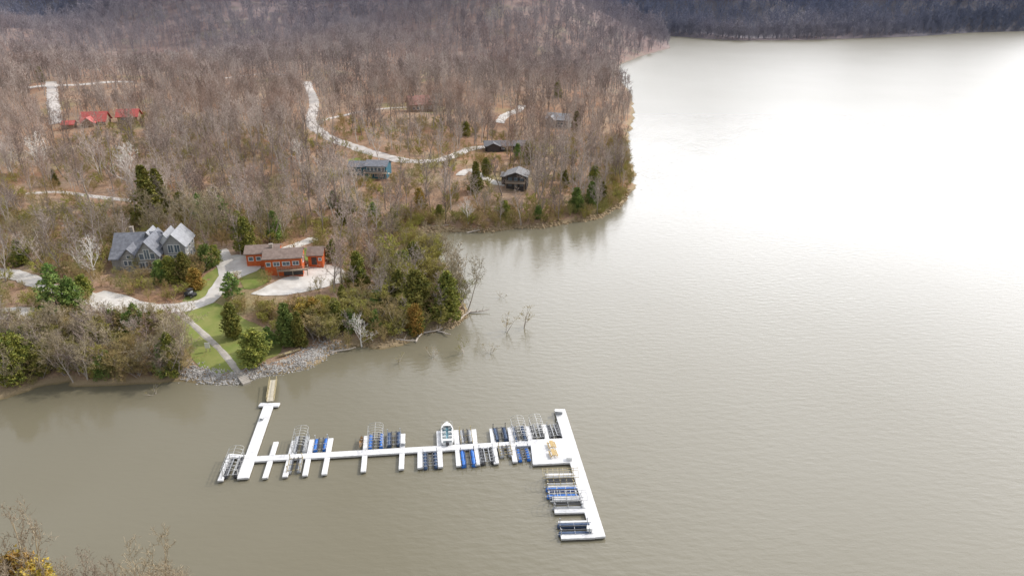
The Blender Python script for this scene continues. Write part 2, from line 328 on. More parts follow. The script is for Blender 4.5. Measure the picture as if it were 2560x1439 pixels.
# ---------------------------------------------------------------- tree meshes
def tri_twig(V,F,p,d,l,w):
    a=d.orthogonal().normalized(); a=Matrix.Rotation(random.random()*3.14,3,d)@a
    o=len(V); V+=[tuple(p-a*w/2),tuple(p+a*w/2),tuple(p+d*l)]; F.append((o,o+1,o+2))
def rnd(): return Vector((random.gauss(0,1),random.gauss(0,1),random.gauss(0,1))).normalized()
def bare(seed,H=10,spread=.3,n1=10,n2=5,n3=5,n4=5,tw=.045,start=.3,multi=1,upb=.35,rk=1.0):
    random.seed(seed); T=MB(); Cc=MB()
    for mi in range(multi):
        lean=Vector((random.gauss(0,.05),random.gauss(0,.05),1)) if multi==1 else Vector((random.gauss(0,.35),random.gauss(0,.35),1))
        path=[Vector((0,0,-.06*H))]; K=6
        for k in range(K):
            lean+=Vector((random.gauss(0,.06),random.gauss(0,.06),0)); path.append(path[-1]+lean.normalized()*H*.85/K)
        rr=[rk*H*.0135*(1-.82*(k/K)) for k in range(K+1)]
        for k in range(K): T.tube(path[k],path[k+1],rr[k],rr[k+1],5,False)
        nn=max(3,n1//multi)
        for i in range(nn):
            t=start+(1-start)*(i+random.random()*.6)/nn; t=min(t,.99); kk=t*K; k=int(kk); p=path[k].lerp(path[k+1],kk-k)
            az=i*2.4+random.random(); e=R(random.uniform(25,45)+25*t); d=Vector((math.cos(az)*math.cos(e),math.sin(az)*math.cos(e),math.sin(e)))
            L=H*spread*(1.25-.6*t)*random.uniform(.75,1.2); r=rk*H*.0045*(1.2-.5*t); lp=[p]
            for s in range(3):
                d=(d+Vector((0,0,upb*.5))+rnd()*.18).normalized(); lp.append(lp[-1]+d*L/3)
            for s in range(3): T.tube(lp[s],lp[s+1],r*(1-.28*s),r*(1-.28*(s+1)),4,False)
            for j in range(n2):
                u=.25+.75*(j+random.random())/n2; u=min(u,.99)*3; s=int(u); q=lp[s].lerp(lp[s+1],u-s)
                d2=(d*.6+rnd()*.75+Vector((0,0,.35))).normalized(); L2=L*.5*random.uniform(.6,1.1)
                q2=q+d2*L2; Cc.tube(q,q2,r*.42,r*.16,3,False)
                for a in range(n3):
                    w=.2+.8*(a+random.random())/n3; q3=q.lerp(q2,min(w,1)); d3=(d2*.7+rnd()*.8+Vector((0,0,.3))).normalized(); L3=L2*.5*random.uniform(.6,1.2)
                    tri_twig(Cc.v,Cc.f,q3,d3,L3,tw*1.1)
                    for _ in range(n4):
                        q4=q3+d3*L3*random.uniform(.2,1); d4=(d3*.6+rnd()*.8+Vector((0,0,.25))).normalized()
                        tri_twig(Cc.v,Cc.f,q4,d4,L3*random.uniform(.35,.8),tw*.8)
    return T,Cc
def clump(V,F,c,s,n=3,outd=None):
    for _ in range(n):
        a=rnd(); b=rnd(); a=(a+Vector((0,0,.2))).normalized()
        if outd is not None: a=(a+outd*.6).normalized()
        b=(b-b.dot(a)*a).normalized(); o=len(V); p=c+rnd()*s*.4
        V+=[tuple(p-b*s*.45),tuple(p+b*s*.45),tuple(p+a*s)]; F.append((o,o+1,o+2))
def evergreen(seed,kind,H=10,Rr=2.4,rd=0.0):
    random.seed(seed); T=MB(); Cc=MB(); T.tube((0,0,-.6),(0,0,H*.9),H*.016,H*.004,6,False)
    if kind=='cedar':
        lumps=[]
        for i in range(34):
            u=.06+.9*(i+random.random())/34; az=i*2.4+random.random(); cone=((1-u)**.8)*min(1,.5+u*3); rou=math.sin(math.pi*min(1,.12+u*.88))**.55
            prof=cone*(1-rd)+rou*rd; rr=Rr*prof*random.uniform(.40,.95); lumps.append((Vector((math.cos(az)*rr,math.sin(az)*rr,H*u)),Rr*(.16+.28*prof)*random.uniform(.6,1.25)))
        lumps.append((Vector((0,0,H*.93)),Rr*.16))
        for c0,r0 in lumps:
            for _ in range(int(30+34*r0)):
                dd=rnd(); dd.z*=1.25; c=c0+dd*r0*random.uniform(.55,1.15)
                if c.z<.2: continue
                clump(Cc.v,Cc.f,c,.36,3,dd)
        for _ in range(260):
            u=random.random(); az=random.random()*6.28; rho=Rr*.35*(1-u); clump(Cc.v,Cc.f,Vector((math.cos(az)*rho,math.sin(az)*rho,H*(.06+.9*u))),.5,3)
    else:
        nb=46
        for i in range(nb):
            u=.14+.86*i/nb; az=i*2.4+random.random()*.8; L=Rr*1.15*((1-u)**.65)*random.uniform(.6,1.2)+.25; z=H*u
            p0=Vector((0,0,z)); p1=p0+Vector((math.cos(az)*L,math.sin(az)*L,L*random.uniform(.0,.3)))
            T.tube(p0,p1,.05,.02,3,False)
            for _ in range(int(8+16*L/Rr)):
                t=random.uniform(.3,1.05); clump(Cc.v,Cc.f,p0.lerp(p1,t)+rnd()*.28,.42,3,Vector((0,0,.6)))
    return T,Cc
def asmesh(mbs,mats,name):
    me=bpy.data.meshes.new(name); v=[];f=[];mi=[]
    for k,mb in enumerate(mbs):
        o=len(v); v+=mb.v; f+=[tuple(i+o for i in q) for q in mb.f]; mi+=[k]*len(mb.f)
    me.from_pydata(v,[],f)
    for m_ in mats: me.materials.append(m_)
    me.polygons.foreach_set('material_index',mi); me.update(); return me
def pair(mbs,m1,m2): return (asmesh([mbs[0]],[m1],'trunk'),asmesh([mbs[1]],[m2],'crown'))
bare_src=[bare(s,10,sp,n1=n1,n4=4,start=st,rk=1.25,tw=.055) for s,sp,n1,st in ((1,.32,11,.28),(2,.26,10,.35),(3,.38,12,.25),(4,.24,10,.4),(5,.32,12,.3),(6,.36,11,.33))]
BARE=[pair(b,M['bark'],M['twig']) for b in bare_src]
SYC=[pair(bare(s,10,.36,n1=13,n2=5,n3=4,n4=2,start=.22,tw=.07,rk=1.6),M['white_bark'],M['white_bark']) for s in (11,12)]
BUD=[pair(bare(s,10,.36,n1=13,n2=6,n3=6,n4=7,start=.12,tw=.12),M['bark'],M['bud']) for s in (21,22)]
DEAD=[pair(bare(s,10,.30,n1=9,n2=4,n3=3,n4=3,start=.1,tw=.10,multi=3),M['drift'],M['brush']) for s in (31,32)]
THICK=[pair(bare(s,10,.38,n1=16,n2=6,n3=6,n4=6,start=.12,tw=.05,multi=2,upb=.6),M['bark'],M['strip']) for s in (41,42)]
TAN=[pair(bare(s,10,.38,n1=16,n2=6,n3=6,n4=6,start=.06,tw=.06,multi=3,upb=.6),M['bark'],M['brush']) for s in (45,46)]
FG=[pair(bare(s,10,.28,n1=21,n2=7,n3=5,n4=3,start=.15,tw=.05,multi=3,upb=.8,rk=1.0),M['gold'],M['gold']) for s in (47,48)]
CED=[pair(evergreen(s,'cedar',10,r,rd),M['bark'],M['cedar']) for s,r,rd in ((51,2.6,.1),(52,2.9,.5),(53,2.3,.3),(54,2.8,.7))]
TALL=[pair(evergreen(s,'cedar',10,2.0,0),M['bark'],M['cedar']) for s in (56,57)]
PIN=[pair(evergreen(s,'pine',10,r),M['bark'],M['pine']) for s,r in ((61,2.8),(62,3.2))]
RUS=[pair(evergreen(s,'cedar',10,3.0,.6),M['bark'],M['rust']) for s in (71,72)]
GRN=[pair(evergreen(s,'cedar',10,2.7,rd),M['bark'],M['pine']) for s,rd in ((81,.2),(82,.5))]
def tree(name,src,x,y,z,H,label,group=None,wid=1.0,cat='tree',rz=None,lean=0):
    r=empty(name,(x,y,z),random.random()*6.28 if rz is None else rz,label,cat,group); r.scale=(H/10*wid,H/10*wid,H/10)
    if lean: r.rotation_euler.x=lean
    for me,n in zip(src,('trunk','crown')):
        o=bpy.data.objects.new(n,me); COL.objects.link(o); o.parent=r
    return r
# ---------------------------------------------------------------- houses
def gable(W,Rf,cx,cy,w,d,z0,z1,rh,ax='x',ov=.6,th=.22,under=3.5):
    def tr(a,b,z): return (cx+a,cy+b,z) if ax=='x' else (cx+b,cy+a,z)
    L,D=(w,d) if ax=='x' else (d,w)
    vs=[]
    for a in (-L/2,L/2):
        vs+=[tr(a,-D/2,z0-under),tr(a,D/2,z0-under),tr(a,D/2,z1),tr(a,0,z1+rh-.02),tr(a,-D/2,z1)]
    W.add(vs,[(0,1,2,3,4),(9,8,7,6,5),(0,4,9,5),(1,6,7,2),(0,5,6,1),(4,3,8,9),(3,2,7,8)])
    s=rh/(D/2); e=D/2+ov; zl=z1-ov*s
    for sg in (-1,1):
        q=[tr(-L/2-ov,sg*e,zl),tr(L/2+ov,sg*e,zl),tr(L/2+ov,0,z1+rh),tr(-L/2-ov,0,z1+rh)]
        Rf.add([(p[0],p[1],p[2]+.03) for p in q]+[(p[0],p[1],p[2]+.03+th) for p in q],[(0,1,2,3),(7,6,5,4),(0,4,5,1),(1,5,6,2),(2,6,7,3),(3,7,4,0)])
def window(par,x,y,z,w,h,face='f',frame='trim',name='window'):
    F=MB(); G=MB()
    def bx(mb,u,v,ww,hh,off,t):
        if face=='f': mb.box((x+u,y-off,z+v),(ww,t,hh))
        elif face=='r': mb.box((x+off,y+u,z+v),(t,ww,hh))
        else: mb.box((x-off,y+u,z+v),(t,ww,hh))
    f=.13
    bx(F,0,h/2,w+2*f,f,.06,.16); bx(F,0,-h/2,w+2*f,f,.07,.2); bx(F,-w/2-f/2+.01,0,f,h,.05,.14); bx(F,w/2+f/2-.01,0,f,h,.05,.14)
    if w>1.35: bx(F,0,0,.09,h-.12,.06,.1)
    o=F.build(name,M[frame],par); bx(G,0,0,w,h,.02,.08); G.build('pane',M['glass'],o); return o
def door(par,x,y,z,w=1,h=2.1,face='f',mat='trim'):
    D=MB(); H=MB()
    if face=='f': D.box((x,y-.05,z+h/2),(w,.12,h)); H.box((x+w*.35,y-.14,z+1),(.08,.08,.08))
    else: D.box((x+.05,y,z+h/2),(.12,w,h)); H.box((x+.14,y+w*.35,z+1),(.08,.08,.08))
    o=D.build('door',M[mat],par,bevel=.02); H.build('handle',M['alu'],o)
def deck(par,x0,y0,x1,y1,z,rail=True,depth=3):
    D=MB(); D.box(((x0+x1)/2,(y0+y1)/2,z-.1),(x1-x0,y1-y0,.2)); o=D.build('deck',M['plank'],par)
    for x in np.linspace(x0+.2,x1-.2,max(2,int((x1-x0)/3)+1)):
        Pp=MB(); Pp.box((x,y0+.2,z-.2-depth/2),(.18,.18,depth)); Pp.build('deck_post',M['plank'],o)
    if rail:
        Q=MB()
        for x in np.arange(x0+.05,x1,.6): Q.box((x,y0+.05,z+.45),(.07,.07,.9))
        for y in np.arange(y0+.65,y1,.6): Q.box((x1-.05,y,z+.45),(.07,.07,.9)); Q.box((x0+.05,y,z+.45),(.07,.07,.9))
        Q.box(((x0+x1)/2,y0+.05,z+.95),(x1-x0,.12,.08)); Q.box((x1-.05,(y0+y1)/2,z+.96),(.12,y1-y0,.08)); Q.box((x0+.05,(y0+y1)/2,z+.96),(.12,y1-y0,.08))
        Q.build('railing',M['plank'],o)
foot=[]
def house(name,px,rz,blocks,wall,roof,label,rad,cat='house',dz=0,sc=1.0):
    p=at(*px); z=max(hz(p.x+a,p.y+b) for a in (-4,0,4) for b in (-3,0,3))+.2+dz
    r=empty(name,(p.x,p.y,z),rz,label,cat); r.scale=(sc,sc,sc); W=MB(); F=MB()
    for bk in blocks: gable(W,F,*bk)
    W.build('wall',M[wall],r); rf=F.build('roof',M[roof],r); foot.append((p.x,p.y,rad)); return r,rf
def chimney(rf,x,y,z,h=1.6,mat='stone'):
    c=MB(); c.box((x,y,z),(.9,.9,h)); c.box((x,y,z+h/2+.06),(1.1,1.1,.12)); c.build('chimney',M[mat],rf)
# large grey house
A,rf=house('lake_house',(390,662),R(8),[(-4.5,3.5,12,8.5,0,4.6,3.6,'x'),(0.6,-.5,6.0,12,0,4.6,4.0,'y'),(-5.2,-1.6,5.0,6,0,3.2,2.8,'y'),(-9,-.2,3.6,6,0,2.8,2.0,'x')],'greywall','slate','large grey house with several steep gables and tall white framed windows',12,sc=.86)
W2=MB();F2=MB(); gable(W2,F2,-1.5,5.0,3.0,5.5,0,6.2,2.4,'y'); gable(W2,F2,7.2,1.5,6.0,9.5,0,6.0,3.4,'y'); W3=MB(); gable(W3,F2,4.1,3.0,4.0,7,0,5.4,3.3,'y')
W2.build('wing_wall',M['greywall'],A); W3.build('entry_wall',M['trim'],A); F2.build('pale_roof',M['paleroof'],A)
for x,z,w,h in ((-1.2,1.4,1.4,2.0),(.6,1.4,1.5,2.2),(2.4,1.4,1.4,2),(-.9,4.2,1.2,1.8),(.6,4.8,1.4,3.0),(2.1,4.2,1.2,1.8)): window(A,x,-6.5,z,w,h)
for x,z,w,h in ((5.6,1.8,1.4,2.6),(7.2,1.8,1.1,2.6),(8.8,1.8,1.4,2.6),(6.3,5.0,1.4,2.4),(8.1,5.0,1.4,2.4)): window(A,x,-3.25,z,w,h)
for x in (-6.4,-5.2,-4.0): window(A,x,-4.6,1.7,.9,1.5)
window(A,-5.2,-4.6,3.6,1.1,1.0); window(A,4.1,-.5,4.0,2.2,2.0)
for y in (-1.5,1.5,4.2): window(A,10.2,y,1.8,1.3,1.8,'r'); window(A,10.2,y,4.8,1.3,1.6,'r')
door(A,4.1,-.52,0,1.2,2.2); deck(A,-2.6,-9.0,10.3,-6.55,.0,True,3.2); chimney(rf,-6.5,5,8.6,2)
mb=MB(); mb.box((4,-9.9,-2.2),(15,.6,1.8)); mb.box((-6,-6.6,-2),(6,.6,1.6)); mb.build('retaining_wall',M['stone'],A)
# orange house
B_,rf=house('low_house',(692,668),R(9),[(-3.4,3.0,8.4,6.0,0,3.2,1.2,'x',.5),(2.6,-1.0,9.6,6.8,0,3.1,1.4,'x',.5)],'orangewall','brownroof','low orange sided house with stepped brown gabled roofs beside the gravel yard',9.0,sc=.93)
for x,w in ((-1.2,1.0),(.9,1.5),(3.4,1.8),(5.9,1.5)): window(B_,x,-4.4,1.5,w,1.1)
for x in (-6.4,-4.4): window(B_,x,0,1.7,1.1,1.1)
window(B_,7.4,-2,1.5,1.2,1.3,'r'); door(B_,7.4,.6,0,1,2.1,'r','plank'); deck(B_,1.0,-5.8,9.0,-4.45,-.05,True,1.6); chimney(rf,-1,1.4,4.5,1.2)
mb=MB(); mb.box((5,-4.46,-1.1),(5,.1,1.7)); mb.build('garage_door',M['darkwall'],B_)
# shed
S_,rf=house('garden_shed',(795,660),R(4),[(0,0,3.6,5,0,2.6,1.3,'x',.4)],'orangewall','brownroof','small orange shed with dark roof to the right of the low orange house',4,'shed')
door(S_,-.3,-2.52,0,1.3,2,'f','darkwall'); window(S_,1.2,-2.5,1.5,.6,.7)
# blue house
C_,rf=house('lakeside_cottage',(942,440),R(-6),[(1,0,9,8,0,4.6,1.6,'x',.5),(-7.5,2.5,9,7,0,3.4,1.6,'x',.5)],'bluewall','slate','teal blue cottage with a band of white framed windows in the middle wood',10,sc=.88)
for x in (-2.2,-.6,1,2.6,4.2): window(C_,x,-4,3.3,1.2,1.7)
for x in (-1.4,1,3.4): window(C_,x,-4,.9,1.4,1.3)
for x in (-10,-7,-4.6): window(C_,x,-1,1.8,1.1,1.2)
deck(C_,-4,-6.2,6,-4.05,2.1,True,3.5)
st=MB()
for k in range(9): st.box((6.6+k*.5,-4.6,1.9-k*.33),(.5,1.4,.12))
st.build('stairs',M['walk'],C_)
# dark cottage
D_,rf=house('dark_cottage',(1293,466),R(-8),[(0,0,8.5,9,0,4.2,1.6,'y',.9),(-4.5,2,4,6,0,3,1.0,'x',.5)],'darkwall','midroof','black walled cottage with grey roof near the headland shore',8,sc=.85)
for x in (-2.4,0,2.4): window(D_,x,-4.5,3,1.5,1.6,frame='darkwall'); window(D_,x,-4.5,.6,1.5,1.4,frame='darkwall')
deck(D_,-4,-7.2,4,-4.55,1.9,True,3.5)
E_,rf=house('ranch_house',(1262,376),R(4),[(0,0,20,8,0,2.8,1.6,'x',.8),(-6,-2.5,6,6,0,2.8,1.4,'y',.6)],'darkwall','darkroof','long low house with dark roof beside the winding road',11,sc=.85)
for x in (-1,3,7): window(E_,x,-4,1.6,1.5,1.2)
G_,rf=house('cabin',(1048,278),R(20),[(0,0,12,10,0,4.5,3.8,'x',.9),(5.5,-1,6,8,0,3.6,2.6,'y',.6)],'tanwall','rustroof','cabin with steep reddish brown roof in the far wood',9,sc=.9)
for x in (-4,-1.5,1): window(G_,x,-5,2,1.4,1.6)
window(G_,5.5,-5,2,1.6,1.8); chimney(rf,-3,0,8.6,2)
H_,rf=house('house',(1398,316),R(-22),[(0,0,15,10,0,4.5,3.2,'x',.7),(-4,-4,6,6,0,4.2,2.6,'y',.6)],'greywall','paleroof','grey gabled house nearest the headland water in the far wood',9,sc=.8)
for x in (1,3.5,6): window(H_,x,-5,2,1.4,1.6)
window(H_,-4,-7,2,1.6,1.6)
I_,rf=house('red_roofed_house',(242,311),R(10),[(0,0,13,9,0,2.6,4.2,'x',.9),(-1.5,-5.5,6,6,0,2.2,2.6,'y',.7),(16.5,6,11,8,0,3.6,3.2,'x',.9),(-13,-4,6,5,0,1.2,1.6,'x',.6)],'tanwall','redroof','house with three separate bright red metal roofs in the left wood',13,sc=.8)
for x in (-5,3,5): window(I_,x,-4.5,1.5,1.3,1.3)
window(I_,14,2.0,1.9,1.6,1.3); window(I_,19,2.0,1.9,1.6,1.3)
# ---------------------------------------------------------------- forest scatter
def inpoly(X,Y,poly):
    ins=np.zeros(X.shape,bool); n=len(poly)
    for i in range(n):
        x1,y1=poly[i];x2,y2=poly[(i+1)%n]
        if y1!=y2: ins^=((y1>Y)!=(y2>Y))&(X<(x2-x1)*(Y-y1)/(y2-y1)+x1)
    return ins
rects=[(290,560,480,680,.16,690),(560,600,885,745,.0,745),(440,740,700,962,.0,962),(0,680,120,712,.5,730),(225,735,560,785,.06,785),(885,398,990,448,.3,452),(1250,420,1320,470,.35,478),(1018,240,1085,282,.35,290),(1372,276,1430,320,.35,325),(160,268,340,312,.3,320),(1235,350,1300,376,.5,380)]
def place(y0,y1,sp,seed,hmin,hmax,dmax=1e9,dmin=1.0,zmin=.5):
    g=np.random.default_rng(seed); wx=y1*.82+90
    X,Y=np.meshgrid(np.arange(-wx,wx,sp),np.arange(y0,y1,sp)); X=X.ravel(); Y=Y.ravel()
    X=X+g.uniform(-.6,.6,X.size)*sp; Y=Y+g.uniform(-.6,.6,Y.size)*sp
    dep=Y*fw[1]+CH*.4; k=np.abs(X)<dep*.78+25; X=X[k];Y=Y[k]
    D=interp(X,Y,GD); Z=interp(X,Y,GZ); k=(D>dmin)&(Z>zmin)&(D<dmax)
    X=X[k];Y=Y[k];Z=Z[k];D=D[k]
    clr=np.sin(X*.047+Y*.02+1)+np.sin(X*.021-Y*.05)+.7*np.sin(X*.09+Y*.11)
    H=(hmin+(hmax-hmin)*g.random(X.size)**1.3)*np.clip(.72+D/60,.72,1)*(1+.06*clr)
    u=g.random(X.size); keep=~((clr<-1.3)&(g.random(X.size)<.45))
    for fx,fy,fr in foot: keep&=np.hypot(X-fx,Y-fy)>fr
    for pl in polys: keep&=~inpoly(X,Y,pl)
    for rx,ry,rw,_ in road_pts:
        if y0-20<ry<y1+20: keep&=np.hypot(X-rx,Y-ry)>rw+1.2
    px,py,dz=proj(X,Y,Z); tx,ty,tz=proj(X,Y,Z+H); cw=H*.18*FP/dz
    for (a,b,c,d,pr,yb) in rects:
        ov=(tx+cw>a)&(tx-cw<c)&(ty<d)&(py-.15*(py-ty)>b)&(py>d-12)
        keep&=~(ov&(u>pr))
    for rx,ry,rw,pr in road_pts:
        if ry<y0-5 or ry>y1+60: continue
        qx,qy,qz=proj(rx,ry,hz(rx,ry))
        ov=(np.abs(tx-qx)<cw*.8)&(ty<qy)&(py-.25*(py-ty)>qy)
        keep&=~(ov&(u>pr))
    return X[keep],Y[keep],Z[keep],H[keep],px[keep],py[keep]
near=place(125,430,6.5,1,9.5,18)
mid=place(430,900,9.0,2,12,20)
far=place(900,2300,15,3,17,28)
far2=place(900,1400,7,6,12,19,dmax=28,dmin=-2,zmin=.05)
far=tuple(np.concatenate([a_,c_]) for a_,c_ in zip(far,far2))
NX,NY,NZ,NH,NPX,NPY=near
fore=(NY<205); NH=np.where(fore,NH*.8,NH)
ex=(NPX<500)&(NPY>800); kk=~ex; NX,NY,NZ,NH,NPX,NPY=[v[kk] for v in (NX,NY,NZ,NH,NPX,NPY)]
order=np.argsort(NY)
def zone(px,py,x,y):
    if px<480 and py>770: return ('leafless brown tree in the thick shoreline strip at the near left','trees along the near left shore')
    if py>740: return ('leafless tree on the near point between lawn and water','trees on the near point')
    if px>880 and py>585: return ('leafless tree at the tip of the near point','trees at the tip of the near point')
    if px<560 and py>620: return ('leafless tree just below the large grey house','trees below the grey house')
    if px<300: return ('leafless grey tree on the brown slope left of the large grey house','trees left of the grey house')
    if px<560: return ('leafless grey tree on the slope behind the large grey house','trees behind the grey house')
    if px<1040: return ('leafless grey-brown tree on the slope behind the orange house','trees behind the orange house')
    return ('leafless tree on the middle headland beside the open water','trees on the middle headland')
random.seed(17); cnt=0
def plant(n,box,hp,srcs,name,wid=1.1,mintop=0,test=None):
    global cnt
    k=0; tries=0
    while k<n and tries<n*20:
        tries+=1; px=random.uniform(box[0],box[2]); py=random.uniform(box[1],box[3])
        if test and not test(px,py): continue
        p=at(px,py)
        if p.z<.45: continue
        if any(inpoly(np.array([p.x]),np.array([p.y]),pl)[0] for pl in polys): continue
        if min(math.hypot(p.x-a,p.y-b)-w for a,b,w,_ in road_pts)<1: continue
        mt=max(mintop,736 if 580<px<850 else (706 if 850<=px<888 else 0))
        h=random.uniform(*hp); h=min(h,py-mt)
        if h<22: continue
        _,_,dz=proj(p.x,p.y,p.z); lab,gr=zone(px,py,p.x,p.y)
        if name=='budding_tree': lab,gr=('bushy tree in yellow-green bud on the near point','budding trees on the near point') if px>500 else ('bushy tree in yellow-green bud in the left shore strip','budding trees in the left shore strip')
        if name=='small_cedar': lab,gr='small green cedar among the brush of the near point','small cedars on the near point'
        if name=='shore_cedar': lab,gr='small olive cedar among the bare trees of the left shore strip','small cedars in the left shore strip'
        if name=='brush_tree': lab=lab.replace('leafless tree','tan twiggy bush-like tree').replace('leafless brown tree','tan twiggy bush-like tree').replace('leafless grey tree','tan twiggy bush-like tree'); gr='tan brushy '+gr
        tree({'small_cedar':'cedar_tree','shore_cedar':'cedar_tree'}.get(name,name),random.choice(srcs),p.x,p.y,p.z-.1,h*dz/FP,lab,gr,wid=wid*random.uniform(.85,1.25)); k+=1
        if name in('bare_tree','brush_tree'): cnt+=1
plant(52,(-20,830,470,968),(75,138),THICK+THICK+BARE,'bare_tree',1.15,745)
plant(38,(-20,870,465,975),(40,88),TAN,'brush_tree',1.35,780)
plant(12,(-20,800,400,850),(50,75),THICK+TAN,'bare_tree',1.2,752)
plant(14,(20,820,430,955),(50,90),CED+GRN,'shore_cedar',1.1,770)
plant(14,(0,820,450,950),(50,90),BUD,'budding_tree',1.2,765)
ptest=lambda x,y:(y<872-(x-880)*.17) and not(x<900 and y<745)
plant(36,(730,745,1155,865),(45,92),TAN,'brush_tree',1.35,650,ptest)
plant(12,(870,640,1130,800),(60,105),THICK+BARE,'bare_tree',1.1,560,ptest)
plant(46,(780,620,1135,855),(50,92),BUD,'budding_tree',1.3,580,lambda x,y:ptest(x,y) and not(x<880 and y>640 and y<745))
plant(22,(720,640,1140,862),(34,78),CED+CED+GRN+RUS,'small_cedar',1.15,600,ptest)
plant(16,(560,765,760,870),(35,62),TAN+BUD[:1],'brush_tree',1.2,748)
plant(14,(270,640,520,740),(28,52),TAN,'brush_tree',1.3,630)
inframe=(NPX>-80)&(NPX<2640)&(NPY<1600)
used=np.zeros(len(NX),bool)
for i in order:
    if not inframe[i]: continue
    if cnt>=288: break
    lab,gr=zone(NPX[i],NPY[i],NX[i],NY[i]); random.seed(int(i)*3+1)
    src=random.choice(BARE) if random.random()<.75 else random.choice(THICK)
    tree('bare_tree',src,NX[i],NY[i],NZ[i]-.1,NH[i],lab,gr,wid=random.uniform(.85,1.2)); used[i]=True; cnt+=1
def gn_scatter(name,X,Y,Z,S,meshes,label,cat,seed=0,wid=None):
    col=bpy.data.collections.new(name+'_source')
    for k,me in enumerate(meshes):
        col.objects.link(bpy.data.objects.new('%s_%02d'%(name,k),me))
    g=np.random.default_rng(seed); n=len(X)
    me=bpy.data.meshes.new(name); me.vertices.add(n); me.vertices.foreach_set('co',np.stack([X,Y,Z],1).ravel())
    for an,ty,val in (('rot','FLOAT',g.uniform(0,6.28,n)),('scl','FLOAT',S),('idx','INT',g.integers(0,len(meshes),n))):
        at_=me.attributes.new(an,ty,'POINT'); at_.data.foreach_set('value',val)
    o=bpy.data.objects.new(name,me); COL.objects.link(o); tag(o,label,cat,kind='stuff')
    ng=bpy.data.node_groups.new(name,'GeometryNodeTree'); ng.interface.new_socket('Geometry',in_out='INPUT',socket_type='NodeSocketGeometry'); ng.interface.new_socket('Geometry',in_out='OUTPUT',socket_type='NodeSocketGeometry')
    N=ng.nodes; gi=N.new('NodeGroupInput'); go=N.new('NodeGroupOutput'); ip=N.new('GeometryNodeInstanceOnPoints'); ci=N.new('GeometryNodeCollectionInfo')
    ci.inputs['Collection'].default_value=col; ci.inputs['Separate Children'].default_value=True; ci.inputs['Reset Children'].default_value=True
    def na(nm,t):
        q=N.new('GeometryNodeInputNamedAttribute'); q.data_type=t; q.inputs['Name'].default_value=nm; return q.outputs['Attribute']
    cx=N.new('ShaderNodeCombineXYZ'); ng.links.new(na('rot','FLOAT'),cx.inputs['Z'])
    ng.links.new(gi.outputs[0],ip.inputs['Points']); ng.links.new(ci.outputs[0],ip.inputs['Instance']); ip.inputs['Pick Instance'].default_value=True
    ng.links.new(na('idx','INT'),ip.inputs['Instance Index']); ng.links.new(cx.outputs[0],ip.inputs['Rotation']); ng.links.new(na('scl','FLOAT'),ip.inputs['Scale'])
    ng.links.new(ip.outputs[0],go.inputs[0]); md=o.modifiers.new('scatter','NODES'); md.node_group=ng
    return o
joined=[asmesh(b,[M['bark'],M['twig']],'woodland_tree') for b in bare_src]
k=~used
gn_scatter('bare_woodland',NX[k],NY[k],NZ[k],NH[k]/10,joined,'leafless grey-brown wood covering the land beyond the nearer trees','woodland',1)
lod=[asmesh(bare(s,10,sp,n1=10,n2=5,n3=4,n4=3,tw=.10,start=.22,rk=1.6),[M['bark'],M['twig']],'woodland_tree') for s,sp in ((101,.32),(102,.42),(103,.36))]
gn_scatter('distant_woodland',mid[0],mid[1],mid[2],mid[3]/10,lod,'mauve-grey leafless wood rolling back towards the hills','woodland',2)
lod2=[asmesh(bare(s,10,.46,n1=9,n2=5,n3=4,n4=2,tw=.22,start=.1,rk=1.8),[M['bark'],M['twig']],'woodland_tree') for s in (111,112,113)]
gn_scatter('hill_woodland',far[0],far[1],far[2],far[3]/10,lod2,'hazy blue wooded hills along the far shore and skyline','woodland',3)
# undergrowth
g=np.random.default_rng(9); NU=26000
X=g.uniform(-190,110,NU); Y=g.uniform(112,340,NU); D=interp(X,Y,GD); Z=interp(X,Y,GZ)
pr=np.where(D<10,.85,np.where(Y<205,.5,.16)); k=(D>.3)&(Z>.25)&(g.random(NU)<pr)
for pl in polys: k&=~inpoly(X,Y,pl)
for rx,ry,rw,_ in road_pts: k&=np.hypot(X-rx,Y-ry)>rw+.8
for fx,fy,fr in foot: k&=np.hypot(X-fx,Y-fy)>fr*.85
px,py,_=proj(X,Y,Z); k&=~((px>450)&(px<850)&(py>850)&(D<7)); k&=~((px>575)&(px<640)&(py>880)); k&=~((px>600)&(px<880)&(py>735)&(py<765))
bush=[asmesh(bare(s,3,.55,n1=14,n2=5,n3=4,n4=4,start=.05,tw=.055,multi=3),[M['brush'],M['brush']],'bush') for s in (121,122,123)]
bush.append(asmesh(bare(124,3,.5,n1=14,n2=5,n3=5,n4=5,start=.05,tw=.09,multi=3),[M['brush'],M['bud']],'bush'))
gn_scatter('undergrowth',X[k],Y[k],Z[k]-.1,g.uniform(.45,1.35,k.sum()),bush,'tangled brown and olive undergrowth beneath the trees','undergrowth',4)
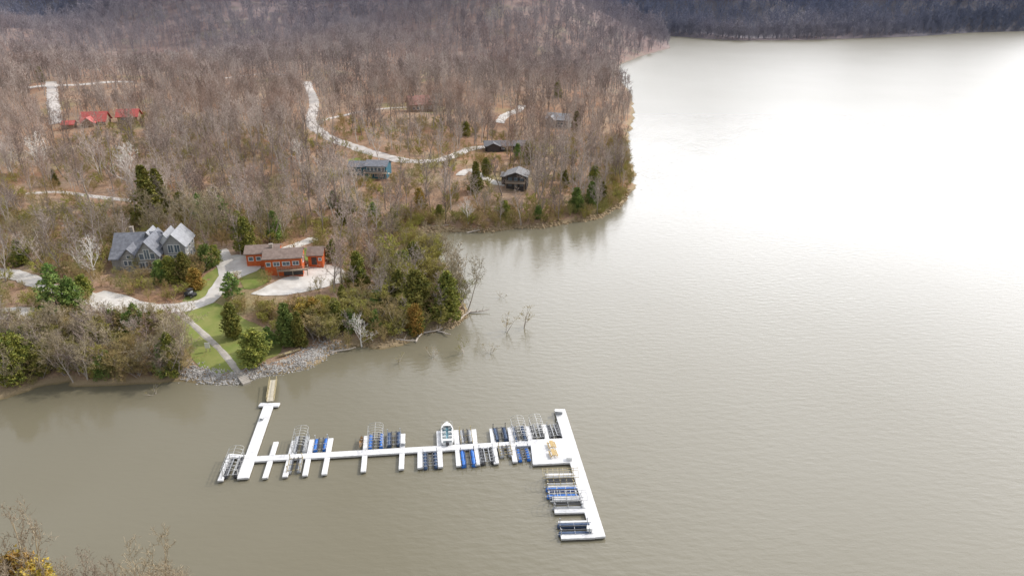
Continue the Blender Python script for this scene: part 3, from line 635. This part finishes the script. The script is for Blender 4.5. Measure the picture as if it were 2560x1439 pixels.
# ---------------------------------------------------------------- specific trees
CED_L=[
(382,562,150,'t',1.0,'tall dark evergreen standing behind the large grey house'),
(408,540,120,'t',1.0,'second dark evergreen just right of the tallest one behind the grey house'),
(640,905,88,'c',1.4,'broad round dark cedar at the foot of the lawn by the shore'),
(585,842,92,'c',1.05,'olive cedar on the lawn upslope of the broad round cedar'),
(581,748,68,'p',1.3,'small pine in the grass at the lane bend'),
(676,872,60,'p',1.1,'small green cedar behind the broad round cedar'),
(722,862,112,'g',.85,'bright green conifer left of the rusty bush by the ramp'),
(752,868,95,'c',.8,'narrow green conifer above the riprap right of the ramp'),
(790,822,80,'r',1.0,'rusty yellow conifer on the near point'),
(760,800,60,'r',.9,'smaller rusty conifer beside the gravel yard'),
(897,722,98,'c',.95,'lone olive cedar at the right end of the gravel yard'),
(1000,768,100,'c',.95,'cedar in the middle of the near point'),
(1045,785,118,'c',1.0,'tall olive cedar near the tip of the near point'),
(1120,792,122,'c',1.1,'large olive cedar at the water edge of the point tip'),
(975,720,75,'c',.9,'small cedar left of the tall point cedars'),
(1040,835,80,'r',.9,'yellow-green cedar above the driftwood'),
(848,830,80,'c',1.0,'cedar behind the riprap on the near point'),
(436,935,112,'c',.95,'olive cedar at the right end of the left shore strip'),
(30,955,135,'c',.9,'tall conifer at the left edge of the shore strip'),
(5,900,110,'g',.9,'green conifer cut by the left frame edge'),
(60,925,100,'c',1,'dark cedar in the left shore strip'),
(345,830,75,'p',1.0,'feathery pale green pine right of the left gravel turn'),
(285,835,65,'p',1.0,'pale green pine in the left shore strip'),
(58,662,68,'c',1.1,'dark cedar above the lane at the far left'),
(150,792,112,'p',1.25,'tall bright green pine beside the left gravel turn'),
(190,785,95,'g',.9,'dark green pine right of the bright green pine'),
(215,745,62,'c',1.1,'olive cedar above the left gravel turn'),
(130,708,52,'p',1.3,'bright green pine across the lane at the left'),
(405,708,62,'g',1.2,'evergreen at the left front corner of the grey house'),
(432,705,66,'c',1.1,'evergreen in front of the grey house deck'),
(465,700,72,'c',1.2,'dark evergreen right of the grey house deck'),
(520,672,62,'g',1.1,'evergreen at the right end of the grey house'),
(540,660,50,'c',1.1,'small evergreen beside the lane above the orange house'),
(492,722,55,'r',1.2,'yellowish round shrub below the grey house'),
(618,632,92,'c',.95,'cedar behind the left end of the orange house'),
(690,605,80,'g',.9,'bright evergreen behind the orange house roof'),
(600,592,65,'c',1,'cedar upslope of the orange house'),
(650,560,60,'c',1,'small cedar high behind the orange house'),
(560,568,78,'p',1,'pale pine between the two near houses'),
(505,560,75,'p',1,'pale pine behind the right gable of the grey house'),
(540,530,62,'c',1,'cedar on the slope above the pale pines'),
(460,545,66,'c',1,'cedar behind the grey house roof'),
(835,655,60,'c',1.1,'cedar right of the small orange shed'),
(858,560,60,'c',.9,'cedar on the cove slope'),
(985,585,66,'c',.9,'cedar beside the narrow cove'),
(935,555,50,'p',1,'light pine above the narrow cove'),
(835,520,45,'g',1,'green conifer above the cove'),
(880,530,42,'c',1,'small cedar above the cove'),
(665,500,42,'g',1,'green conifer left of the blue cottage slope'),
(1190,478,75,'t',1.1,'tall evergreen left of the black walled cottage'),
(1215,440,45,'c',.9,'evergreen behind the drive of the black walled cottage'),
(1320,412,58,'c',1,'evergreen behind the black walled cottage'),
(1295,398,40,'g',1,'small evergreen near the long low house'),
(1345,548,34,'g',1.2,'low green cedar above the headland rocks'),
(1262,545,45,'c',1,'cedar above the headland shore at its middle'),
(1440,528,60,'g',1.1,'bright green cedar near the headland corner'),
(1478,520,66,'g',1.0,'bright green cedar at the headland corner'),
(1505,505,50,'c',1,'olive cedar right of the headland corner cedars'),
(1412,470,45,'c',1,'cedar right of the black walled cottage'),
(1485,465,50,'c',1,'cedar on the east side of the headland'),
(1100,550,40,'c',1,'small cedar above the cove rocks'),
(1050,520,50,'r',.9,'yellowish conifer left of the headland'),
(1165,340,36,'c',1,'evergreen below the reddish roofed cabin'),
(1440,330,50,'c',1,'evergreen right of the grey gabled house'),
(140,465,42,'c',1,'dark cedar in the left wood'),
(105,205,36,'c',1,'distant cedar near the far left road'),
(845,142,22,'c',1.1,'lone dark cedar in the distant wood'),
(1395,245,40,'c',1.1,'distant evergreen above the grey gabled house'),
]
random.seed(99)
for (px,py,hp,kd,wf,lab) in CED_L:
    p=at(px,py); _,_,dz=proj(p.x,p.y,p.z); H=hp*dz/FP*1.02
    src={'c':CED,'p':PIN,'r':RUS,'g':GRN,'t':TALL}[kd]; nm={'c':'cedar_tree','t':'cedar_tree','p':'pine_tree','r':'conifer_tree','g':'conifer_tree'}[kd]
    tree(nm,random.choice(src),p.x,p.y,p.z-.1,H,lab,wid=wf*1.15)
for px,py,hp,lab in ((330,470,105,'white barked sycamore standing out on the slope above the grey house'),(110,445,95,'white barked sycamore in the wood at the far left'),(755,440,85,'pale sycamore beside the winding road'),(905,868,80,'pale bare tree at the water edge of the near point'),(30,440,80,'pale sycamore at the left frame edge'),(235,690,95,'pale spreading tree left of the grey house'),(1170,560,60,'pale bare tree above the headland rocks')):
    p=at(px,py); _,_,dz=proj(p.x,p.y,p.z); tree('sycamore_tree',random.choice(SYC),p.x,p.y,p.z-.1,hp*dz/FP*1.1,lab,wid=1.1)
for px,py,hp,ln in ((1165,775,140,.12),(1150,720,120,.1),(1120,665,100,.1),(1085,625,80,.15),(1140,760,130,.05),(1050,625,60,0),(1080,665,90,0)):
    p=at(px,py); _,_,dz=proj(p.x,p.y,p.z); tree('bare_tree',random.choice(THICK),p.x,p.y,p.z-.1,hp*dz/FP,'thin twiggy bare tree at the east edge of the near point leaning over the water','waterside trees at the point tip',wid=.9,rz=R(90),lean=-ln)
for px,py,hp,lab in ((1265,828,52,'left one of two drowned shrubs standing in open water'),(1310,818,62,'taller right one of two drowned shrubs standing in open water'),(1225,884,36,'small drowned shrub closest to the dock'),(1158,882,48,'drowned shrub just off the point tip'),(1080,892,34,'low drowned shrub off the near shore'),(995,906,34,'drowned twigs off the shore left of the other drowned shrubs'),(1254,742,22,'tiny drowned twig farthest out from the point'),(390,985,30,'drowned twigs off the left shore strip')):
    p=P(px,py,0); _,_,dz=proj(p.x,p.y,0); tree('drowned_shrub',random.choice(DEAD),p.x,p.y,-.2,hp*dz/FP*1.1,lab,cat='shrub',wid=1.3)
# foreground tree tops (lower left)
for tx,ty,H,kd,wd,lab in ((0,1262,20,'b',.75,'tall grey-brown bare tree at the lower left corner'),(345,1355,14,'b',.95,'bushy bare tree top in the lower left foreground'),(172,1392,13,'b',.9,'bare tree top left of the bushy foreground one'),(432,1395,11,'b',.8,'small bare tree top at the right end of the foreground trees'),(18,1385,10,'y',1.3,'yellow-green conifer top in the lower left corner'),(68,1412,10,'y',1.2,'second yellow-green conifer top right of the corner one'),(280,1398,12,'b',.8,'low bare tree top between the foreground trees'),(125,1410,12,'b',.8,'low bare tree top beside the yellow-green conifers'),(385,1378,12,'b',.85,'thin bare tree top just right of the bushy foreground one')):
    d=ray(tx,ty); zt=H+1.0; t=(zt-CH)/d[2]; x,y=d[0]*t,d[1]*t; z=max(hz(x,y),0)
    tree('bare_tree' if kd=='b' else 'cedar_tree',random.choice(FG) if kd=='b' else RUS[0],x,y,z-.1,(zt-z)*.97,lab,wid=wd)
# ---------------------------------------------------------------- driftwood
for i,(px,py,L,a,lab) in enumerate(((1188,782,7,10,'pale driftwood log lying off the point tip'),(1165,790,5,60,'short driftwood log at the point tip'),(1050,842,5,75,'upturned pale driftwood trunk on the near shore'),(1075,832,6,20,'driftwood log beside the upturned trunk'),(1010,857,5,-15,'driftwood log on the near shore left of the upturned trunk'),(860,878,5,15,'driftwood log near the right riprap'),(1100,575,6,5,'fallen log on the cove shore'),(1190,580,6,25,'fallen trunk on the headland rocks'),(1110,835,4,-40,'small driftwood stub on the near shore'))):
    p=P(px,py,0); z=max(hz(p.x,p.y),0)+.15; r=empty('driftwood_log',(p.x,p.y,z),R(a),lab,'driftwood'); random.seed(i)
    mb=MB(); q=[Vector((-L/2,0,0)),Vector((-L*.15,.2,.1)),Vector((L*.2,-.1,.25)),Vector((L/2,.1,.5))]
    for k in range(3): mb.tube(q[k],q[k+1],.24-.05*k,.19-.05*k,7)
    mb.build('log',M['drift'],r); mb=MB()
    for k in range(7):
        s=Vector((-L/2+.1,0,0)) if k<4 else q[1].lerp(q[3],random.random()); e=s+Vector((-.5 if k<4 else .3,random.gauss(0,.6),random.uniform(.1,1.1))); mb.tube(s,e,.07,.02,4)
    mb.build('branch_stubs',M['drift'],r)
# ---------------------------------------------------------------- dock
DZ=.55
dock=empty('floating_dock',tuple(P(1000,1126,0)),0,'white planked floating dock with a long walkway, finger piers and an end arm','dock')
dl=dock.location.copy()
def dk(name,p,q,w,z1=DZ,z0=.22):
    p=Vector(p)-dl; q=Vector(q)-dl
    mb=MB(); mb.beam(p,q,w,z0,z1); o=mb.build(name,M['deck'],dock,bevel=.03)
    d=(Vector(q[:2])-Vector(p[:2])).normalized(); fl=MB(); fl.beam(Vector(p[:2])+d*.15,Vector(q[:2])-d*.15,w-.14,-.25,z0-.002); fl.build('float',M['float'],o); return o
def W0(px,py): return P(px,py,DZ)
dk('pier',W0(673,1008),W0(607,1194),1.8,DZ+.004)
dk('landing',W0(648,1010),W0(698,1010),1.1,DZ-.006)
dk('walkway',W0(634,1146),W0(1328,1106),1.4,DZ)
dk('arm',W0(1399,1022),W0(1497,1341),2.0,DZ+.004)
mbp=MB(); q=[W0(1325,1098)-dl,W0(1418,1094)-dl,W0(1437,1155)-dl,W0(1332,1160)-dl]
mbp.add([(v.x,v.y,.22) for v in q]+[(v.x,v.y,DZ+.012) for v in q],[(0,1,2,3),(7,6,5,4),(0,4,5,1),(1,5,6,2),(2,6,7,3),(3,7,4,0)]); pf=mbp.build('platform',M['deck'],dock,bevel=.03)
mbp=MB(); c=(q[0]+q[1]+q[2]+q[3])/4; qq=[c+(v-c)*.97 for v in q]; mbp.add([(v.x,v.y,-.25) for v in qq]+[(v.x,v.y,.218) for v in qq],[(0,1,2,3),(7,6,5,4),(0,4,5,1),(1,5,6,2),(2,6,7,3),(3,7,4,0)]); mbp.build('float',M['float'],pf)
def wy(x): return 1146-(x-634)*40/694
fingers=[((577,1133),(550,1200)),((690,1103),(662,1193)),((735,1100),(712,1190)),((780,1097),(762,1187)),((827,1094),(810,1184)),((916,1088),(908,1177)),((1007,1083),(1003,1171)),((1097,1076),(1101,1166)),((1050,1122),(1050,1168)),((1140,1074),(1147,1163)),((1184,1072),(1194,1160)),((1229,1070),(1241,1157)),((1274,1067),(1288,1153)),((1318,1064),(1326,1100)),((1360,1060),(1368,1098))]
for a,b in fingers:
    A_=W0(*a); B2=W0(*b)
    if a[1]<1120 and b[1]>1130 and a[0]!=577:
        xm=a[0]+(b[0]-a[0])*.45; ym=wy(xm)
        dr=(B2-A_).normalized(); Mid=W0(xm,ym); dk('finger_pier',A_,Mid-dr*.75,.85,DZ-.008); dk('finger_pier',Mid+dr*.75,B2,.85,DZ-.008)
    else: dk('finger_pier',A_,B2,.85,DZ-.008)
dk('finger_pier',W0(579,1137),W0(629,1141),.85,DZ-.02)
arms=[((1364,1187),(1436,1186)),((1370,1216),(1446,1214)),((1380,1244),(1455,1242)),((1386,1276),(1465,1274)),((1396,1306),(1474,1304)),((1402,1340),(1486,1337))]
for a,b in arms: dk('finger_pier',W0(*a),W0(*b),.85,DZ-.008)
# gangway
gw=empty('gangway',tuple(P(680,980,0)),0,'tan metal sided gangway linking the shore ramp to the dock','gangway'); gl=gw.location.copy()
a=P(684,950,.95)-gl; b=P(676,1003,.7)-gl; mb=MB(); d=(b-a).normalized(); n=Vector((-d.y,d.x,0)).normalized()*.6
vs=[a+n,a-n,b-n,b+n]; mb.add([v for v in vs]+[v+Vector((0,0,.12)) for v in vs],[(0,1,2,3),(7,6,5,4),(0,4,5,1),(1,5,6,2),(2,6,7,3),(3,7,4,0)]); mb.build('walk_surface',M['walk'],gw)
for s in (-1,1):
    mb=MB(); o_=n*s*1.08
    for zz in (.15,.85): mb.tube(a+o_+Vector((0,0,zz)),b+o_+Vector((0,0,zz)),.06,.06,6)
    for k in range(6): p=a.lerp(b,k/5)+o_; mb.tube(p+Vector((0,0,.0)),p+Vector((0,0,.85)),.04,.04,5)
    mb.build('railing',M['tanmetal'],gw)
# ---------------------------------------------------------------- boat lifts
random.seed(5)
def lift(px,py,ref,L,Wd,tank,frame,canopy,label):
    c=P(px,py,.3); d=(P(*ref[0],.3)-P(*ref[1],.3)).normalized(); rz=math.atan2(-d.x,d.y)
    r=empty('boat_lift',(c.x,c.y,0),rz,label,'boat lift')
    tl=random.uniform(.36,.43); tr_=random.uniform(.32,.42); nc=random.choice((3,4,5)); ph=random.uniform(1.1,1.5)
    for s in (-1,1):
        mb=MB(); x=s*Wd*.33
        mb.tube((x,-L*tl,.24),(x,L*tl,.24),tr_,tr_,10)
        for yy in (-L*tl,L*tl): mb.tube((x,yy,.24),(x,yy*1.07,.24),tr_,.16,10)
        mb.build('tank',M[tank],r)
        mb=MB(); mb.box((s*Wd*.15,0,.68),(.16,L*.8,.09)); mb.build('bunk',M['black'] if tank!='black' else M['grey'],r)
    mb=MB()
    for k in range(nc): mb.box((0,-L*.36+k*L*.72/(nc-1),.6),(Wd*.92,.07,.07))
    for s in (-1,1): mb.box((s*Wd*.46,0,.58),(.06,L*.92,.07))
    mb.build('frame',M[frame],r)
    for sx in (-1,1):
        for sy in (-1,1):
            mb=MB(); mb.box((sx*Wd*.43,sy*L*.36,.5+ph/3),(.09,.09,ph*2/3)); mb.box((sx*Wd*.43,sy*L*.36,.53+ph*2/3),(.17,.17,.05)); mb.build('guide_post',M[frame],r)
    if canopy:
        mb=MB(); nb=8; hh=2.0
        for k in range(nb):
            y=-L*.5+k*L/(nb-1); pr=None
            for j in range(7):
                t=math.pi*j/6; pnt=Vector((math.cos(t)*Wd*.46,y,hh+math.sin(t)*.5))
                if pr is not None: mb.tube(pr,pnt,.032,.032,4,False)
                pr=pnt
        for s in (-1,1):
            mb.tube((s*Wd*.46,-L*.5,hh),(s*Wd*.46,L*.5,hh),.04,.04,4)
            for y in (-L*.4,0,L*.4): mb.tube((s*Wd*.46,y,.6),(s*Wd*.46,y,hh),.035,.035,4)
        mb.tube((0,-L*.5,hh+.5),(0,L*.5,hh+.5),.035,.035,4)
        mb.build('canopy_frame',M['alu' if frame!='tanmetal' else 'tanmetal'],r)
    return r
vert=lambda x:((x+(1000-x)*0.02,1080),(x-(1000-x)*.06,1170))
lift(585,1168,((600,1140),(578,1198)),6.0,2.6,'black','alu',True,'black tanked lift with bowed canopy frame at the left end of the dock')
lift(752,1112,vert(755),5.4,2.5,'grey','alu',True,'empty lift with pale bowed canopy frame in the upper slips at left')
lift(738,1163,vert(740),4.2,2.3,'grey','tanmetal',False,'tan framed lift in the lower slips near the pier')
lift(802,1112,vert(802),4.2,2.4,'blue','alu',False,'short lift with two bright blue tanks in the leftmost upper slips')
lift(940,1103,vert(938),5.0,2.8,'blue','alu',True,'blue tanked lift under a bowed canopy frame in the upper slips')
lift(985,1098,vert(987),4.8,2.5,'navy','grey',False,'dark tanked lift right of the blue one with the canopy frame')
lift(1076,1150,vert(1076),4.8,2.6,'navy','grey',False,'navy tanked lift in the lower slips left of the white boat')
lift(1165,1092,vert(1165),4.8,2.2,'grey','tanmetal',False,'tan framed lift immediately right of the white boat')
lift(1170,1146,vert(1170),5.0,2.6,'blue','black',False,'lift with bright blue tanks in the lower slips under the tan framed one')
lift(1217,1139,vert(1217),4.8,2.6,'black','grey',False,'black tanked lift in the lower slips between two blue tanked ones')
lift(1251,1086,vert(1251),4.6,2.5,'navy','black',False,'navy tanked lift in the upper slips second right of the white boat')
lift(1263,1128,vert(1263),3.2,2.3,'grey','tanmetal',False,'short pale lift in the lower slips behind the platform')
lift(1298,1086,vert(1298),5.4,2.5,'navy','alu',True,'canopied lift with dark tanks left of the platform top')
lift(1308,1136,vert(1308),3.8,2.2,'blue','grey',False,'blue tanked lift tucked against the left side of the platform')
lift(1342,1080,vert(1342),5.0,2.3,'black','alu',True,'canopied lift with black tanks directly behind the platform')
lift(1384,1078,vert(1384),4.4,2.1,'black','grey',False,'black lift between the platform and the top of the end arm')
hd=lambda y:((1450,y-2),(1380,y))
lift(1400,1203,hd(1203),5.6,2.5,'grey','tanmetal',True,'tan lift with bowed canopy frame, topmost on the end arm')
lift(1404,1231,hd(1231),5.8,2.4,'blue','alu',False,'bright blue tanked lift, second from the top on the end arm')
lift(1419,1260,hd(1260),5.6,2.5,'grey','grey',True,'grey lift with canopy frame, third on the end arm')
lift(1436,1323,hd(1323),5.6,2.5,'navy','grey',False,'navy tanked lift at the bottom end of the end arm')
# ---------------------------------------------------------------- boats
def hull(L,W,H,both=False):
    secs=[]; N=14
    for i in range(N+1):
        t=i/N; 
        w=W/2*(math.sin(math.pi*min(max(t,.02),.98))**.6 if both else (1-max(0,(t-.5)/.5)**3.2)*(.92+.08*min(1,t*4)))
        w=max(w,.02); y=(t-.5)*L; sh=H*(1+(.35*(2*t-1)**2 if both else .15*max(0,t-.4)))
        secs.append([(-w*.98,y,sh-.02),(-w,y,sh-.08),(-w*.9,y,H*.45),(-w*.5,y,.06),(0,y,0),(w*.5,y,.06),(w*.9,y,H*.45),(w,y,sh-.08),(w*.98,y,sh-.02)])
    return secs
c=P(1118,1088,.3); d=(P(1117,1060,.3)-P(1119,1110,.3)).normalized()
bt=empty('motor_boat',(c.x,c.y,.3),math.atan2(-d.x,d.y),'white motor boat with blue-grey interior moored bow outward in the middle slips','boat')
S=hull(6.0,2.2,.8); mb=MB(); mb.loft(S); mb.add(S[0],[tuple(range(9))]); mb.build('hull',M['white'],bt,smooth=True)
mb=MB(); dv=[]; 
for i,s in enumerate(S):
    if i>=11: dv.append([s[0],(0,s[0][1],s[0][2]+.05),s[8]])
mb.loft(dv)
for sg in (0,8):
    mb.loft([[s[sg],(s[sg][0]*.76,s[sg][1],s[sg][2]+.03)] for s in S[:12]])
mb.build('deck',M['white'],bt)
mb=MB(); mb.box((0,-.5,.42),(1.7,4.7,.08)); mb.build('cockpit_floor',M['teal'],bt)
for x,y in ((-.5,.0),(.5,.0),(-.5,-1.2),(.5,-1.2),(-.5,1.4),(.5,1.4)):
    mb=MB(); mb.box((x,y,.6),(.6,.6,.3)); mb.box((x,y-.3,.85),(.6,.14,.45)); mb.build('seat',M['white'],bt,bevel=.05)
mb=MB(); mb.box((0,-2.25,.62),(1.7,.6,.4)); mb.build('bench',M['white'],bt,bevel=.06)
mb=MB(); mb.add([(-.95,.7,.85),(-.65,1.1,.85),(.65,1.1,.85),(.95,.7,.85),(-.9,.6,1.2),(-.55,.9,1.25),(.55,.9,1.25),(.9,.6,1.2)],[(0,1,5,4),(1,2,6,5),(2,3,7,6)]); mb.build('windshield',M['glass'],bt)
mb=MB(); mb.box((0,-3.15,.7),(.5,.5,.6)); mb.box((0,-3.2,.15),(.2,.3,.7)); mb.build('outboard_motor',M['black'],bt,bevel=.05)
mb=MB(); pr=None
for x,z in ((-1.0,.8),(-.95,1.35),(-.6,1.5),(.6,1.5),(.95,1.35),(1.0,.8)):
    yv=2.1 if z>1 else 1.6
    if pr: mb.tube(pr,(x,yv,z),.035,.035,5)
    pr=(x,yv,z)
mb.build('cover_bow',M['alu'],bt)
def paddle(name,px,py,rz,L,W,mat,label,cat,z=None):
    p=P(px,py,.55) if z is None else at(px,py); r=empty(name,(p.x,p.y,(z if z is not None else DZ)+ (p.z if z is not None else 0)),rz,label,cat)
    S=hull(L,W,.38,True); mb=MB(); mb.loft(S); mb.build('hull',M[mat],r,smooth=True)
    mb=MB()
    for y in (-L*.22,L*.2): mb.box((0,y,.3),(W*.85,.25,.04))
    mb.build('seat',M['plank'],r); 
    mb=MB(); 
    for sg in (0,8):
        for i in range(len(S)-1): mb.tube(S[i][sg],S[i+1][sg],.03,.03,4)
    mb.build('gunwale',M['plank' if mat!='orangekayak' else 'black'],r)
paddle('canoe',724,886,R(-50),4.8,.95,'tanmetal','tan canoe pulled up on the grass beside the boat ramp','canoe',z=.15)
paddle('kayak',903,1106,R(3),2.9,.65,'orangekayak','orange kayak lying on the finger pier left of the blue canopied lift','kayak')
for px,py,lab in ((1379,1116,'yellow picnic table at the back of the dock platform'),(1383,1137,'yellow picnic table at the front of the dock platform')):
    p=P(px,py,DZ); r=empty('picnic_table',(p.x,p.y,DZ+.014),R(100),lab,'table'); r.scale=(.88,.8,.9)
    mb=MB()
    for k in range(5): mb.box((0,-.32+.16*k,.74),(1.9,.14,.05))
    mb.build('tabletop',M['yellow'],r)
    for s in (-1,1):
        mb=MB(); mb.box((0,s*.72-.07,.44),(1.9,.13,.05)); mb.box((0,s*.72+.08,.44),(1.9,.13,.05)); mb.build('bench',M['yellow'],r)
        mb=MB(); mb.tube((s*.7,-.7,0),(s*.7,-.2,.71),.05,.05,4); mb.tube((s*.7,.7,0),(s*.7,.2,.71),.05,.05,4); mb.tube((s*.7,-.8,.40),(s*.7,.8,.40),.045,.045,4); mb.build('leg',M['yellow'],r)
for px,py,s,mat,lab in ((1397,1033,(1.3,.7,.7),'grey','grey locker box at the top end of the end arm'),(1424,1148,(.9,.6,.6),'white','white locker box at the front corner of the platform'),(1474,1326,(.8,.6,.7),'white','white locker box near the bottom of the end arm'),(655,1048,(.6,.6,.5),'grey','small grey utility box on the pier'),(1008,1112,(.7,.4,.6),'grey','grey box on the walkway right of the dark tanked lift')):
    p=P(px,py,DZ); r=empty('dock_box',(p.x,p.y,DZ+.014),R(-8),lab,'box'); mb=MB(); mb.box((0,0,s[2]*.42),(s[0],s[1],s[2]*.84)); mb.build('box_body',M[mat],r,bevel=.04)
    mb=MB(); mb.box((0,0,s[2]*.92),(s[0]+.08,s[1]+.08,s[2]*.14)); mb.build('lid',M['white'],r,bevel=.03)
# sign
p=at(521,880); r=empty('sign_board',(p.x,p.y,p.z),R(5),'small white notice board on two posts beside the concrete path','sign')
mb=MB(); mb.box((0,0,1.5),(1.0,.07,1.3)); mb.build('panel',M['white'],r,bevel=.01)
for s in (-1,1): mb=MB(); mb.box((s*.4,.08,.8),(.1,.08,2.2)); mb.build('post',M['plank'],r)
# utility cart
p=at(477,742); r=empty('utility_cart',(p.x,p.y,p.z+.1),R(70),'black open utility cart parked on the grass beside the lane','cart')
mb=MB(); mb.box((0,0,.55),(1.3,2.7,.35)); mb.box((0,1.0,.85),(1.2,.8,.3)); mb.box((0,-.95,.85),(1.3,.9,.25)); mb.build('body',M['black'],r,bevel=.08)
for sx in (-1,1):
    for sy in (-1,1):
        mb=MB(); mb.tube((sx*.58,sy*.95,.33),(sx*.82,sy*.95,.33),.33,.33,14); w=mb.build('wheel',M['tyre'],r); mb=MB(); mb.tube((sx*.80,sy*.95,.33),(sx*.835,sy*.95,.33),.17,.17,10); mb.build('rim',M['alu'],w)
mb=MB(); mb.box((0,-.1,.85),(1.15,.5,.2)); mb.box((0,-.4,1.15),(1.15,.15,.5)); mb.build('seat',M['grey'],r,bevel=.04)
mb=MB()
for sx in (-1,1):
    mb.tube((sx*.58,.7,.95),(sx*.52,.35,1.85),.04,.04,5); mb.tube((sx*.58,-.5,.9),(sx*.52,-.5,1.85),.04,.04,5)
mb.build('roll_bars',M['black'],r)
mb=MB(); mb.box((0,-.1,1.88),(1.2,1.1,.06)); mb.build('roof',M['black'],r,bevel=.02)
# ---------------------------------------------------------------- light
SAZ,SEL=66,40
sd=bpy.data.lights.new('sun','SUN'); sd.energy=2.6; sd.angle=R(2.0); sd.color=(1,.94,.87); so=bpy.data.objects.new('sun',sd); COL.objects.link(so)
v=Vector((math.sin(R(SAZ))*math.cos(R(SEL)),math.cos(R(SAZ))*math.cos(R(SEL)),math.sin(R(SEL)))); so.rotation_euler=v.to_track_quat('Z','Y').to_euler(); so.location=(100,100,300)
w=bpy.data.worlds.new('World'); scn.world=w; w.use_nodes=True; nt=w.node_tree; nt.nodes.clear()
out=nt.nodes.new('ShaderNodeOutputWorld'); sky=nt.nodes.new('ShaderNodeTexSky'); sky.sky_type='NISHITA'; sky.sun_disc=False; sky.sun_elevation=R(SEL); sky.sun_rotation=R(SAZ); sky.air_density=1.5; sky.dust_density=1
b1=nt.nodes.new('ShaderNodeBackground'); b1.inputs[1].default_value=.05; nt.links.new(sky.outputs[0],b1.inputs[0])
tc=nt.nodes.new('ShaderNodeTexCoord'); dp=nt.nodes.new('ShaderNodeVectorMath'); dp.operation='DOT_PRODUCT'; nt.links.new(tc.outputs['Generated'],dp.inputs[0])
ga,ge=32,17; dp.inputs[1].default_value=(math.sin(R(ga))*math.cos(R(ge)),math.cos(R(ga))*math.cos(R(ge)),math.sin(R(ge)))
glow=nt.nodes.new('ShaderNodeMapRange'); glow.interpolation_type='SMOOTHSTEP'; nt.links.new(dp.outputs['Value'],glow.inputs[0])
for i,x in zip((1,2,3,4),(.66,.985,.56,4.3)): glow.inputs[i].default_value=x
cn=nt.nodes.new('ShaderNodeTexNoise'); cn.inputs['Scale'].default_value=3; cn.inputs['Detail'].default_value=3; nt.links.new(tc.outputs['Generated'],cn.inputs['Vector'])
mm=nt.nodes.new('ShaderNodeMath'); mm.operation='MULTIPLY'; nt.links.new(glow.outputs[0],mm.inputs[0]); nt.links.new(maprange(nt,cn.outputs['Fac'],.3,.7,.95,1.05),mm.inputs[1])
b2=nt.nodes.new('ShaderNodeBackground'); b2.inputs[0].default_value=(.97,.965,1,1); nt.links.new(mm.outputs[0],b2.inputs[1])
ad=nt.nodes.new('ShaderNodeAddShader'); nt.links.new(b1.outputs[0],ad.inputs[0]); nt.links.new(b2.outputs[0],ad.inputs[1]); nt.links.new(ad.outputs[0],out.inputs[0])
scn.view_settings.view_transform='Standard'; scn.view_settings.look='None'; scn.view_settings.exposure=0
print('counts',len(NX),len(mid[0]),len(far[0]),cnt)
